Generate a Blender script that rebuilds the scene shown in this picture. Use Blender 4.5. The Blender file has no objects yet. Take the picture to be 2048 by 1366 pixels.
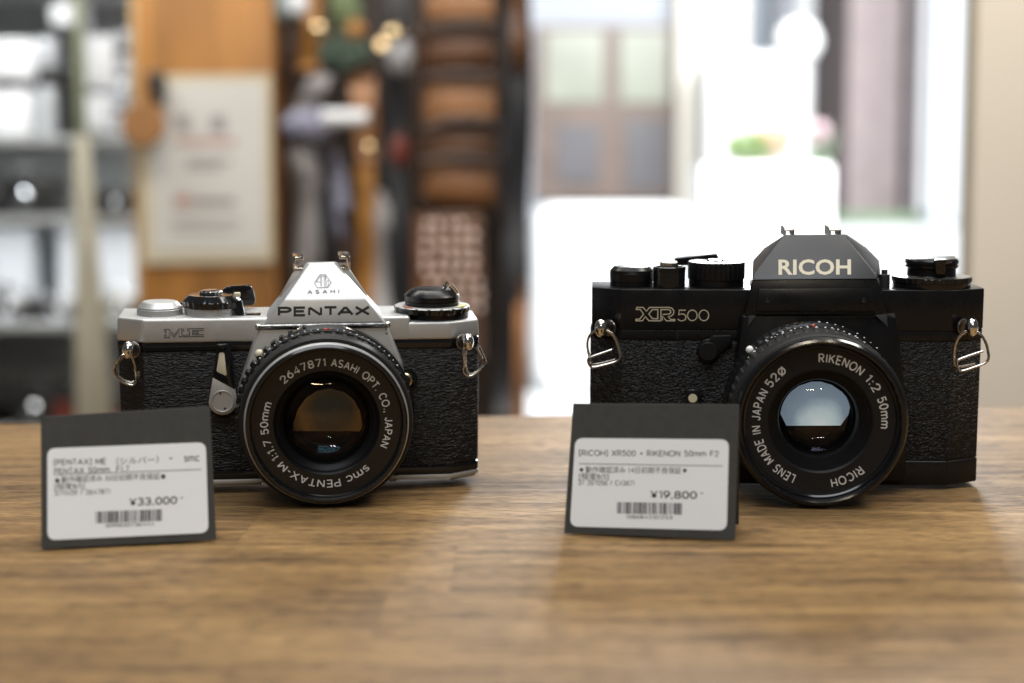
import bpy, bmesh, math, random
from mathutils import Vector, Matrix, noise

R = math.radians
random.seed(7)
S = bpy.context.scene
COL = S.collection

# ------------------------------------------------------------------ camera, world, lights, exposure
F = 55.0 / 36.0 * 2048.0            # focal length in pixels of the 2048 px wide photograph
PITCH = math.atan(303.0 / F)
EYE = 0.104
CAM = Vector((0, 0, EYE))
cd = bpy.data.cameras.new('photo_camera')
cam = bpy.data.objects.new('photo_camera', cd)
COL.objects.link(cam)
cam.location = CAM
cam.rotation_euler = (math.pi / 2 - PITCH, 0, 0)
cd.lens = 55.0
cd.sensor_width = 36.0
cd.clip_start = 0.01
cd.clip_end = 200
cd.dof.use_dof = True
cd.dof.focus_distance = 0.525
cd.dof.aperture_fstop = 6.5
S.camera = cam

w = bpy.data.worlds.new('World')
S.world = w
w.use_nodes = True
bg = w.node_tree.nodes['Background']
bg.inputs[0].default_value = (0.90, 0.95, 1.0, 1)
bg.inputs[1].default_value = 0.07


def lamp(name, loc, target, sx, sy, power, col=(1, 1, 1)):
    l = bpy.data.lights.new(name, 'AREA')
    l.shape = 'RECTANGLE'
    l.size = sx
    l.size_y = sy
    l.energy = power
    l.color = col
    o = bpy.data.objects.new(name, l)
    COL.objects.link(o)
    o.location = loc
    d = Vector(target) - Vector(loc)
    o.rotation_euler = d.to_track_quat('-Z', 'Y').to_euler()
    return o


WARM = (1.0, 0.87, 0.68)
lamp('ceiling_back_lamp', (0.05, 1.0, 1.9), (0.0, 0.5, 0.0), 1.2, 0.4, 15, (1.0, 0.965, 0.92))
lamp('ceiling_panel_lamp', (-0.12, -0.32, 1.75), (0.0, 0.5, 0.0), 1.4, 0.9, 23, (0.91, 0.955, 1.0))
lamp('ceiling_tube_lamp', (-0.15, -1.75, 1.40), (0.0, 0.5, 0.05), 0.62, 0.04, 9, WARM)
lamp('ceiling_spot_lamp', (0.53, -1.75, 1.44), (0.0, 0.5, 0.05), 0.08, 0.06, 2.2, WARM)
lamp('shelf_lamp', (-0.5, 1.5, 1.9), (-0.5, 2.9, 0.0), 1.6, 0.5, 40, (1.0, 0.93, 0.84))
lamp('cabinet_fill', (-1.0, 2.55, 0.95), (-1.0, 3.1, 0.1), 0.5, 0.12, 10, (0.92, 0.97, 1.0))  # added fill that brightens the cabinet front, not a known fitting
lamp('upper_strip_fill', (-0.92, 3.10, 0.178), (-0.92, 3.16, -0.1), 0.75, 0.05, 0.9, (0.94, 0.98, 0.97))  # unseen fill added under the shelf to lift the dark row
lamp('shelf_strip_fill', (-0.92, 3.10, 0.028), (-0.92, 3.16, -0.3), 0.75, 0.06, 1.4, (0.92, 0.97, 1.0))  # unseen fill added to whiten the third shelf
lamp('pillar_fill', (0.95, 0.7, 1.5), (0.72, 1.75, 0.1), 0.5, 0.4, 20, (1.0, 0.95, 0.87))  # extra fill aimed at the pillar to lighten it
lamp('daylight_window_lamp', (0.70, 4.3, 1.45), (0.1, 0.45, 0.0), 0.7, 0.9, 66, (0.95, 0.98, 1.0))
lamp('daylight_street_lamp', (1.6, 3.9, 2.6), (1.9, 8.5, -0.2), 3.5, 1.4, 820, (0.97, 0.99, 1.0))

S.view_settings.view_transform = 'Standard'
S.view_settings.look = 'None'
S.view_settings.exposure = 0.0
S.view_settings.gamma = 1.0
S.view_settings.use_curve_mapping = False
S.render.engine = 'CYCLES'
S.cycles.use_denoising = True
S.cycles.max_bounces = 8
S.cycles.sample_clamp_indirect = 40.0
S.cycles.caustics_reflective = False
S.cycles.caustics_refractive = False

# ------------------------------------------------------------------ geometry of the view
FWD = Vector((0, math.cos(PITCH), -math.sin(PITCH)))
UP = Vector((0, math.sin(PITCH), math.cos(PITCH)))


def ray(px, py):
    return FWD + Vector((1, 0, 0)) * ((px - 1024.0) / F) + UP * ((683.0 - py) / F)


def at(px, py, Y):
    d = ray(px, py)
    return CAM + d * (Y / d.y)


def on_table(px, py, z=0.0):
    d = ray(px, py)
    return CAM + d * ((z - EYE) / d.z)


def ray_plane(px, py, P, N):
    d = ray(px, py)
    return CAM + d * ((P - CAM).dot(N) / d.dot(N))


# ------------------------------------------------------------------ object helpers
def tag(o, label=None, cat=None, group=None, kind=None):
    if label:
        o['label'] = label
    if cat:
        o['category'] = cat
    if group:
        o['group'] = group
    if kind:
        o['kind'] = kind
    return o


def empty(name, loc=(0, 0, 0)):
    o = bpy.data.objects.new(name, None)
    o.empty_display_size = 0.02
    COL.objects.link(o)
    o.location = loc
    return o


def obj(name, bm, m, parent=None, smooth=24, scale=1.0, loc=None):
    if scale != 1.0:
        bmesh.ops.scale(bm, vec=(scale,) * 3, verts=bm.verts)
    bmesh.ops.recalc_face_normals(bm, faces=bm.faces)
    me = bpy.data.meshes.new(name)
    bm.to_mesh(me)
    bm.free()
    me.materials.append(m)
    if smooth:
        me.shade_smooth()
        me.set_sharp_from_angle(angle=R(smooth))
    o = bpy.data.objects.new(name, me)
    COL.objects.link(o)
    if parent:
        o.parent = parent
    if loc is not None:
        o.location = loc
    return o


def BM():
    return bmesh.new()


def do_bevel(bm, faces, bevel, seg):
    if bevel <= 0:
        return
    es = set()
    for f in faces:
        for e in f.edges:
            es.add(e)
    good = []
    bm.normal_update()
    for e in es:
        if len(e.link_faces) == 2:
            n0, n1 = e.link_faces[0].normal, e.link_faces[1].normal
            if n0.length > 0 and n1.length > 0 and n0.angle(n1) > R(12):
                good.append(e)
    bmesh.ops.bevel(bm, geom=good, offset=bevel, segments=seg, profile=0.5, affect='EDGES', clamp_overlap=True)


def box(bm, x0, x1, y0, y1, z0, z1, bevel=0, seg=2):
    vs = [bm.verts.new(v) for v in ((x0, y0, z0), (x1, y0, z0), (x1, y1, z0), (x0, y1, z0),
                                    (x0, y0, z1), (x1, y0, z1), (x1, y1, z1), (x0, y1, z1))]
    fs = [bm.faces.new([vs[i] for i in q]) for q in ((3, 2, 1, 0), (4, 5, 6, 7), (0, 1, 5, 4), (1, 2, 6, 5), (2, 3, 7, 6), (3, 0, 4, 7))]
    bmesh.ops.recalc_face_normals(bm, faces=fs)
    do_bevel(bm, fs, bevel, seg)


def prism(bm, bottom, top, bevel=0, seg=2):
    """two matching loops of 3-D points, joined by sides"""
    n = len(bottom)
    a = [bm.verts.new(v) for v in bottom]
    b = [bm.verts.new(v) for v in top]
    fs = [bm.faces.new(a[::-1]), bm.faces.new(b)]
    for i in range(n):
        j = (i + 1) % n
        fs.append(bm.faces.new((a[i], a[j], b[j], b[i])))
    bmesh.ops.recalc_face_normals(bm, faces=fs)
    do_bevel(bm, fs, bevel, seg)


def plan(bm, poly, z0, z1, bevel=0, seg=2):
    prism(bm, [(x, y, z0) for x, y in poly], [(x, y, z1) for x, y in poly], bevel, seg)


def face_prism(bm, poly, y0, y1, bevel=0, seg=2):
    """polygon in local x,z pushed along y"""
    prism(bm, [(x, y1, z) for x, z in poly], [(x, y0, z) for x, z in poly], bevel, seg)


def hull(bm, pts, bevel=0, seg=2):
    t = bmesh.new()
    vs = [t.verts.new(p) for p in pts]
    bmesh.ops.convex_hull(t, input=vs)
    loose = [v for v in t.verts if not v.link_faces]
    bmesh.ops.delete(t, geom=loose, context='VERTS')
    bmesh.ops.dissolve_limit(t, angle_limit=R(1.5), verts=t.verts, edges=t.edges)
    bmesh.ops.recalc_face_normals(t, faces=t.faces)
    do_bevel(t, list(t.faces), bevel, seg)
    me = bpy.data.meshes.new('tmp')
    t.to_mesh(me)
    t.free()
    bm.from_mesh(me)
    bpy.data.meshes.remove(me)


def lathe(bm, prof, origin, axis, n=96, mod=None, ref=None, closed=True):
    """prof = [(radius, distance along axis)]; mod(theta, index) scales the radius"""
    a = Vector(axis).normalized()
    if ref is None:
        ref = Vector((0, 0, 1)) if abs(a.z) < 0.9 else Vector((1, 0, 0))
    u = (Vector(ref) - a * a.dot(Vector(ref))).normalized()
    v = u.cross(a)
    if abs(a.y + 1) < 1e-4:
        v = Vector((1, 0, 0))
    o = Vector(origin)
    rings = []
    for i, (r, t) in enumerate(prof):
        if r < 1e-6:
            rings.append([bm.verts.new(o + a * t)])
            continue
        ring = []
        for k in range(n):
            th = 2 * math.pi * k / n
            rr = r * (mod(th, i) if mod else 1.0)
            ring.append(bm.verts.new(o + a * t + (u * math.cos(th) + v * math.sin(th)) * rr))
        rings.append(ring)
    for p, q in zip(rings[:-1], rings[1:]):
        if len(p) == 1 and len(q) == 1:
            continue
        for k in range(n):
            j = (k + 1) % n
            if len(p) == 1:
                bm.faces.new((p[0], q[j], q[k]))
            elif len(q) == 1:
                bm.faces.new((p[k], p[j], q[0]))
            else:
                bm.faces.new((p[k], p[j], q[j], q[k]))


def tube(bm, pts, r, n=10, closed=False, rfun=None):
    pts = [Vector(p) for p in pts]
    m = len(pts)
    rings = []
    prev = None
    for i, p in enumerate(pts):
        if closed:
            t = pts[(i + 1) % m] - pts[i - 1]
        else:
            t = pts[min(i + 1, m - 1)] - pts[max(i - 1, 0)]
        t.normalize()
        if prev is None:
            g = Vector((0, 0, 1)) if abs(t.z) < 0.8 else Vector((1, 0, 0))
            prev = (g - t * t.dot(g)).normalized()
        else:
            prev = (prev - t * t.dot(prev)).normalized()
        b = t.cross(prev)
        rr = rfun(i / (m - 1)) if rfun else r
        rings.append([bm.verts.new(p + (prev * math.cos(2 * math.pi * k / n) + b * math.sin(2 * math.pi * k / n)) * rr) for k in range(n)])
    for i in range(m if closed else m - 1):
        p, q = rings[i], rings[(i + 1) % m]
        for k in range(n):
            j = (k + 1) % n
            bm.faces.new((p[k], p[j], q[j], q[k]))
    if not closed:
        bm.faces.new(rings[0][::-1])
        bm.faces.new(rings[-1])


def smooth_path(pts, it=2):
    pts = [Vector(p) for p in pts]
    for _ in range(it):
        o = [pts[0]]
        for a, b in zip(pts[:-1], pts[1:]):
            o += [a * 0.75 + b * 0.25, a * 0.25 + b * 0.75]
        o.append(pts[-1])
        pts = o
    return pts


def ball(bm, c, r, seg=20, sc=(1, 1, 1)):
    m = Matrix.Translation(Vector(c)) @ Matrix.Diagonal((r * sc[0], r * sc[1], r * sc[2], 1))
    bmesh.ops.create_uvsphere(bm, u_segments=seg, v_segments=seg // 2 + 2, radius=1.0, matrix=m)


def ribbon(bm, pts, wd, tomap, closed=False):
    """flat mitred stroke; pts in photo pixels, tomap(px,py) -> point"""
    P = [Vector((p[0], p[1])) for p in pts]
    n = len(P)
    L, Rr = [], []
    for i in range(n):
        if closed:
            a, c = P[i - 1], P[(i + 1) % n]
        else:
            a, c = P[max(i - 1, 0)], P[min(i + 1, n - 1)]
        d1 = (P[i] - a)
        d2 = (c - P[i])
        if d1.length < 1e-6:
            d1 = d2
        if d2.length < 1e-6:
            d2 = d1
        d1 = d1.normalized()
        d2 = d2.normalized()
        n1 = Vector((-d1.y, d1.x))
        n2 = Vector((-d2.y, d2.x))
        mm = (n1 + n2)
        if mm.length < 0.2:
            mm = n1.copy()
        mm.normalize()
        k = min(1.0 / max(mm.dot(n1), 0.3), 2.2 if d1.dot(d2) > -0.1 else 1.2)
        L.append(bm.verts.new(tomap(*(P[i] + mm * wd * 0.5 * k))))
        Rr.append(bm.verts.new(tomap(*(P[i] - mm * wd * 0.5 * k))))
    for i in range(n if closed else n - 1):
        j = (i + 1) % n
        bm.faces.new((L[i], L[j], Rr[j], Rr[i]))


def text_geo(s, bold=0.0, spacing=1.0, res=3):
    c = bpy.data.curves.new('txt', 'FONT')
    c.body = s
    c.size = 1.0
    c.offset = bold
    c.space_character = spacing
    c.resolution_u = res
    c.fill_mode = 'FRONT'
    o = bpy.data.objects.new('txt', c)
    COL.objects.link(o)
    me = bpy.data.meshes.new_from_object(o)
    V = [tuple(v.co) for v in me.vertices]
    Fc = [tuple(p.vertices) for p in me.polygons]
    bpy.data.meshes.remove(me)
    bpy.data.objects.remove(o)
    bpy.data.curves.remove(c)
    return V, Fc


CAP = 0.70


def add_mapped(bm, V, Fc, fn):
    vs = [bm.verts.new(fn(v)) for v in V]
    for f in Fc:
        try:
            bm.faces.new([vs[i] for i in f])
        except ValueError:
            pass


def text_px(bm, s, p0, p1, hpx, tomap, bold=0.0, spacing=1.0, res=3, cap=None):
    """lettering whose baseline runs p0->p1 (photo pixels), hpx high, mapped to a plane by tomap"""
    V, Fc = text_geo(s, bold, spacing, res)
    if not V:
        return
    xs = [v[0] for v in V]
    x0, x1 = min(xs), max(xs)
    cap = cap or CAP
    dx, dy = (p1[0] - p0[0]) / (x1 - x0), (p1[1] - p0[1]) / (x1 - x0)
    add_mapped(bm, V, Fc, lambda v: tomap(p0[0] + dx * (v[0] - x0), p0[1] + dy * (v[0] - x0) - hpx * v[1] / cap))


def ring_text(bm, segs, cx, cz, r, y, cap, bold=0.01, spacing=1.0):
    for s, a0, a1 in segs:
        V, Fc = text_geo(s, bold, spacing, 3)
        xs = [v[0] for v in V]
        x0, x1 = min(xs), max(xs)

        def fn(v):
            a = R(a0 + (a1 - a0) * (v[0] - x0) / (x1 - x0))
            rr = r + (v[1] / CAP - 0.5) * cap
            return (cx + rr * math.sin(a), y, cz + rr * math.cos(a))
        add_mapped(bm, V, Fc, fn)


def arc(cx, cy, rx, ry, a0, a1, n=14):
    return [(cx + rx * math.cos(R(a0 + (a1 - a0) * i / n)), cy + ry * math.sin(R(a0 + (a1 - a0) * i / n))) for i in range(n + 1)]


_P = [(0, 0), (0, 1), (.34, 1)] + arc(.34, .74, .28, .26, 90, -90) + [(0, .48)]
_S = arc(.3, .745, .28, .255, 28, 270) + arc(.3, .245, .30, .245, 90, -152)
_C = arc(.43, .5, .43, .5, 42, 318, 24)
_M7 = lambda pts: [(x * .78, y * .74) for x, y in pts]
GLYPH = {
    'A': (.80, [[(0, 0), (.39, 1)], [(.41, 1), (.80, 0)], [(.15, .33), (.65, .33)]]),
    'B': (.62, [[(0, .52), (0, 1), (.34, 1)] + arc(.34, .76, .24, .24, 90, -90) + [(0, .52)], [(0, .52), (0, 0), (.34, 0)] + arc(.34, .26, .28, .26, -90, 90) + [(.1, .52)]]),
    'C': (.78, [_C]),
    'D': (.74, [[(0, 0), (0, 1), (.30, 1)] + arc(.30, .5, .44, .5, 90, -90) + [(0, 0)]]),
    'E': (.58, [[(.58, 1), (0, 1), (0, 0), (.58, 0)], [(0, .52), (.52, .52)]]),
    'F': (.56, [[(.56, 1), (0, 1), (0, 0)], [(0, .52), (.48, .52)]]),
    'H': (.70, [[(0, 0), (0, 1)], [(.70, 0), (.70, 1)], [(0, .52), (.70, .52)]]),
    'I': (.10, [[(.05, 0), (.05, 1)]]),
    'J': (.50, [[(.50, 1), (.50, .27)] + arc(.25, .26, .25, .26, 0, -175)]),
    'K': (.70, [[(0, 0), (0, 1)], [(.66, 1), (0, .40)], [(.23, .60), (.70, 0)]]),
    'L': (.54, [[(0, 1), (0, 0), (.54, 0)]]),
    'M': (.86, [[(0, 0), (0, 1)], [(.03, .98), (.43, .2)], [(.43, .2), (.83, .98)], [(.86, 0), (.86, 1)]]),
    'N': (.72, [[(0, 0), (0, 1)], [(.03, .98), (.69, .02)], [(.72, 0), (.72, 1)]]),
    'O': (.94, [arc(.47, .5, .47, .5, 90, 450, 32)]),
    'P': (.62, [_P]),
    'R': (.66, [_P, [(.30, .48), (.66, 0)]]),
    'S': (.60, [_S]),
    'T': (.68, [[(0, 1), (.68, 1)], [(.34, 1), (.34, 0)]]),
    'X': (.76, [[(0, 0), (.76, 1)], [(0, 1), (.76, 0)]]),
    '-': (.34, [[(0, .42), (.34, .42)]]),
    '+': (.5, [[(0, .45), (.5, .45)], [(.25, .2), (.25, .7)]]),
    '/': (.4, [[(0, 0), (.4, 1)]]),
    '.': (.12, [[(0, .06), (.12, .06)]]),
    ',': (.12, [[(.08, .10), (.02, -.14)]]),
    ':': (.12, [[(0, .08), (.13, .08)], [(0, .62), (.13, .62)]]),
    '[': (.2, [[(.2, 1.05), (0, 1.05), (0, -.1), (.2, -.1)]]),
    ']': (.2, [[(0, 1.05), (.2, 1.05), (.2, -.1), (0, -.1)]]),
    '0': (.62, [arc(.31, .5, .31, .5, 90, 450, 28)]),
    '1': (.22, [[(0, .80), (.20, 1), (.20, 0)]]),
    '2': (.62, [arc(.30, .70, .29, .30, 172, -28) + [(0, 0), (.62, 0)]]),
    '3': (.60, [arc(.28, .745, .26, .255, 155, -90) + [(.2, .49)], [(.24, .50)] + arc(.28, .25, .31, .25, 80, -155)]),
    '4': (.66, [[(.48, 0), (.48, 1), (0, .28), (.66, .28)]]),
    '5': (.60, [[(.54, 1), (.10, 1), (.05, .53)] + arc(.29, .32, .31, .32, 128, -150)]),
    '6': (.60, [arc(.30, .31, .30, .31, 90, 450, 24), [(.50, 1.0)] + arc(.50, .34, .50, .52, 130, 180)]),
    '7': (.58, [[(0, 1), (.58, 1), (.20, 0)]]),
    '8': (.60, [arc(.30, .75, .25, .25, 90, 450, 22), arc(.30, .26, .30, .26, 90, 450, 24)]),
    '9': (.60, [arc(.30, .69, .30, .31, 90, 450, 24), [(.10, 0.0)] + arc(.10, .66, .50, .52, -50, 0)]),
    'm': (.96, [[(0, 0), (0, .72)], [(0, .40)] + arc(.24, .46, .24, .26, 170, 0) + [(.48, 0)], [(.48, .40)] + arc(.72, .46, .24, .26, 170, 0) + [(.96, 0)]]),
    's': (.47, [_M7(_S)]),
    'c': (.60, [_M7(_C)]),
    '\u00d8': (.80, [arc(.40, .5, .38, .42, 90, 450, 28), [(.08, -.02), (.72, 1.02)]]),
    '\u00a5': (.70, [[(0, 1), (.35, .48), (.70, 1)], [(.35, .48), (.35, 0)], [(.08, .42), (.62, .42)], [(.08, .22), (.62, .22)]]),
    ' ': (.34, []),
}


def stroke_text(bm, s, fn, thick=0.13, gap=0.24, widen=1.0):
    """single-stroke engraved lettering; fn(u, v, layer) maps the unit line (u 0..1, v in cap heights) to a point"""
    total = sum(GLYPH[c][0] for c in s) * widen + gap * (len(s) - 1)
    x = 0.0
    layer = 0
    for c in s:
        wd, strokes = GLYPH[c]
        for st in strokes:
            layer = (layer + 1) % 4
            closed = len(st) > 4 and abs(st[0][0] - st[-1][0]) < 1e-4 and abs(st[0][1] - st[-1][1]) < 1e-4
            pts = [(x + a * widen, b) for a, b in (st[:-1] if closed else st)]
            ribbon(bm, pts, thick, lambda u, v, l=layer: fn(u / total, v, l), closed)
        x += wd * widen + gap


def stroke_px(bm, s, p0, p1, hpx, tomap, thick=0.13, gap=0.24, widen=1.0):
    stroke_text(bm, s, lambda u, v, l: tomap(p0[0] + (p1[0] - p0[0]) * u, p0[1] + (p1[1] - p0[1]) * u - hpx * v), thick, gap, widen)


def stroke_ring(bm, segs, cx, cz, r, y, cap, thick=0.14, gap=0.26):
    for s, a0, a1 in segs:
        def fn(u, v, l):
            a = R(a0 + (a1 - a0) * u)
            rr = r + (v - 0.5) * cap
            return (cx + rr * math.sin(a), y - 0.004 * l, cz + rr * math.cos(a))
        stroke_text(bm, s, fn, thick, gap)


# ------------------------------------------------------------------ materials
def nodes(m):
    m.use_nodes = True
    nt = m.node_tree
    return nt, nt.nodes['Principled BSDF']


def mat(name, col, rough=0.5, metal=0.0, spec=0.5, var=0.0, vscale=60.0, bump=0.0, bscale=900.0, rvar=0.0, coat=0.0, stretch=None):
    m = bpy.data.materials.new(name)
    nt, b = nodes(m)
    b.inputs['Base Color'].default_value = (*col, 1)
    b.inputs['Roughness'].default_value = rough
    b.inputs['Metallic'].default_value = metal
    b.inputs['Specular IOR Level'].default_value = spec
    b.inputs['Coat Weight'].default_value = coat
    tc = nt.nodes.new('ShaderNodeTexCoord')
    src = tc.outputs['Object']
    if stretch:
        mp = nt.nodes.new('ShaderNodeMapping')
        mp.inputs['Scale'].default_value = stretch
        nt.links.new(src, mp.inputs['Vector'])
        src = mp.outputs[0]
    if var or rvar:
        n = nt.nodes.new('ShaderNodeTexNoise')
        n.inputs['Scale'].default_value = vscale
        n.inputs['Detail'].default_value = 6
        nt.links.new(src, n.inputs['Vector'])
        if var:
            rp = nt.nodes.new('ShaderNodeValToRGB')
            rp.color_ramp.elements[0].position = 0.3
            rp.color_ramp.elements[1].position = 0.7
            rp.color_ramp.elements[0].color = (*[c * (1 - var) for c in col], 1)
            rp.color_ramp.elements[1].color = (*[min(1, c * (1 + var)) for c in col], 1)
            nt.links.new(n.outputs['Fac'], rp.inputs[0])
            nt.links.new(rp.outputs[0], b.inputs['Base Color'])
        if rvar:
            mr = nt.nodes.new('ShaderNodeMapRange')
            mr.inputs['From Min'].default_value = 0.3
            mr.inputs['From Max'].default_value = 0.7
            mr.inputs['To Min'].default_value = max(0.02, rough - rvar)
            mr.inputs['To Max'].default_value = min(1, rough + rvar)
            nt.links.new(n.outputs['Fac'], mr.inputs['Value'])
            nt.links.new(mr.outputs[0], b.inputs['Roughness'])
    if bump:
        n2 = nt.nodes.new('ShaderNodeTexNoise')
        n2.inputs['Scale'].default_value = bscale
        n2.inputs['Detail'].default_value = 3
        nt.links.new(src, n2.inputs['Vector'])
        bp = nt.nodes.new('ShaderNodeBump')
        bp.inputs['Strength'].default_value = 1.0
        bp.inputs['Distance'].default_value = bump
        nt.links.new(n2.outputs['Fac'], bp.inputs['Height'])
        nt.links.new(bp.outputs[0], b.inputs['Normal'])
    return m


def emit(name, col, st):
    m = bpy.data.materials.new(name)
    m.use_nodes = True
    nt = m.node_tree
    nt.nodes.clear()
    e = nt.nodes.new('ShaderNodeEmission')
    e.inputs[0].default_value = (*col, 1)
    e.inputs[1].default_value = st
    o = nt.nodes.new('ShaderNodeOutputMaterial')
    nt.links.new(e.outputs[0], o.inputs[0])
    return m


def glass(name, tint, fac, rough=0.0, trans=(1, 1, 1)):
    m = bpy.data.materials.new(name)
    m.use_nodes = True
    nt = m.node_tree
    nt.nodes.clear()
    g = nt.nodes.new('ShaderNodeBsdfGlossy')
    g.inputs['Color'].default_value = (*tint, 1)
    g.inputs['Roughness'].default_value = rough
    t = nt.nodes.new('ShaderNodeBsdfTransparent')
    t.inputs['Color'].default_value = (*trans, 1)
    mx = nt.nodes.new('ShaderNodeMixShader')
    mx.inputs[0].default_value = fac
    o = nt.nodes.new('ShaderNodeOutputMaterial')
    nt.links.new(t.outputs[0], mx.inputs[1])
    nt.links.new(g.outputs[0], mx.inputs[2])
    nt.links.new(mx.outputs[0], o.inputs[0])
    return m


def leather(name, col, stretch, scale, dist, rough, kind):
    m = bpy.data.materials.new(name)
    nt, b = nodes(m)
    b.inputs['Base Color'].default_value = (*col, 1)
    b.inputs['Roughness'].default_value = rough
    b.inputs['Specular IOR Level'].default_value = 0.34
    tc = nt.nodes.new('ShaderNodeTexCoord')
    mp = nt.nodes.new('ShaderNodeMapping')
    mp.inputs['Scale'].default_value = stretch
    nt.links.new(tc.outputs['Object'], mp.inputs['Vector'])
    nz = nt.nodes.new('ShaderNodeTexNoise')
    nz.inputs['Scale'].default_value = scale * 0.6
    nz.inputs['Detail'].default_value = 2
    nt.links.new(mp.outputs[0], nz.inputs['Vector'])
    ad = nt.nodes.new('ShaderNodeMixRGB')
    ad.blend_type = 'LINEAR_LIGHT'
    ad.inputs[0].default_value = 0.0035
    nt.links.new(mp.outputs[0], ad.inputs[1])
    nt.links.new(nz.outputs['Color'], ad.inputs[2])
    bp = nt.nodes.new('ShaderNodeBump')
    bp.inputs['Strength'].default_value = 1.0
    bp.inputs['Distance'].default_value = dist
    if kind == 'crease':
        ad.inputs[0].default_value = 0.008
    if kind in ('pebble', 'crease'):
        v = nt.nodes.new('ShaderNodeTexVoronoi')
        v.feature = 'SMOOTH_F1'
        v.inputs['Scale'].default_value = scale
        v.inputs['Smoothness'].default_value = 0.25
        nt.links.new(ad.outputs[0], v.inputs['Vector'])
        inv = nt.nodes.new('ShaderNodeMath')
        inv.operation = 'SUBTRACT'
        inv.inputs[0].default_value = 1.0
        nt.links.new(v.outputs['Distance'], inv.inputs[1])
        nt.links.new(inv.outputs[0], bp.inputs['Height'])
    else:
        n = nt.nodes.new('ShaderNodeTexNoise')
        n.inputs['Scale'].default_value = scale
        n.inputs['Detail'].default_value = 5
        n.inputs['Roughness'].default_value = 0.6
        n.inputs['Distortion'].default_value = 0.6
        nt.links.new(ad.outputs[0], n.inputs['Vector'])
        nt.links.new(n.outputs['Fac'], bp.inputs['Height'])
    nt.links.new(bp.outputs[0], b.inputs['Normal'])
    return m


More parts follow.
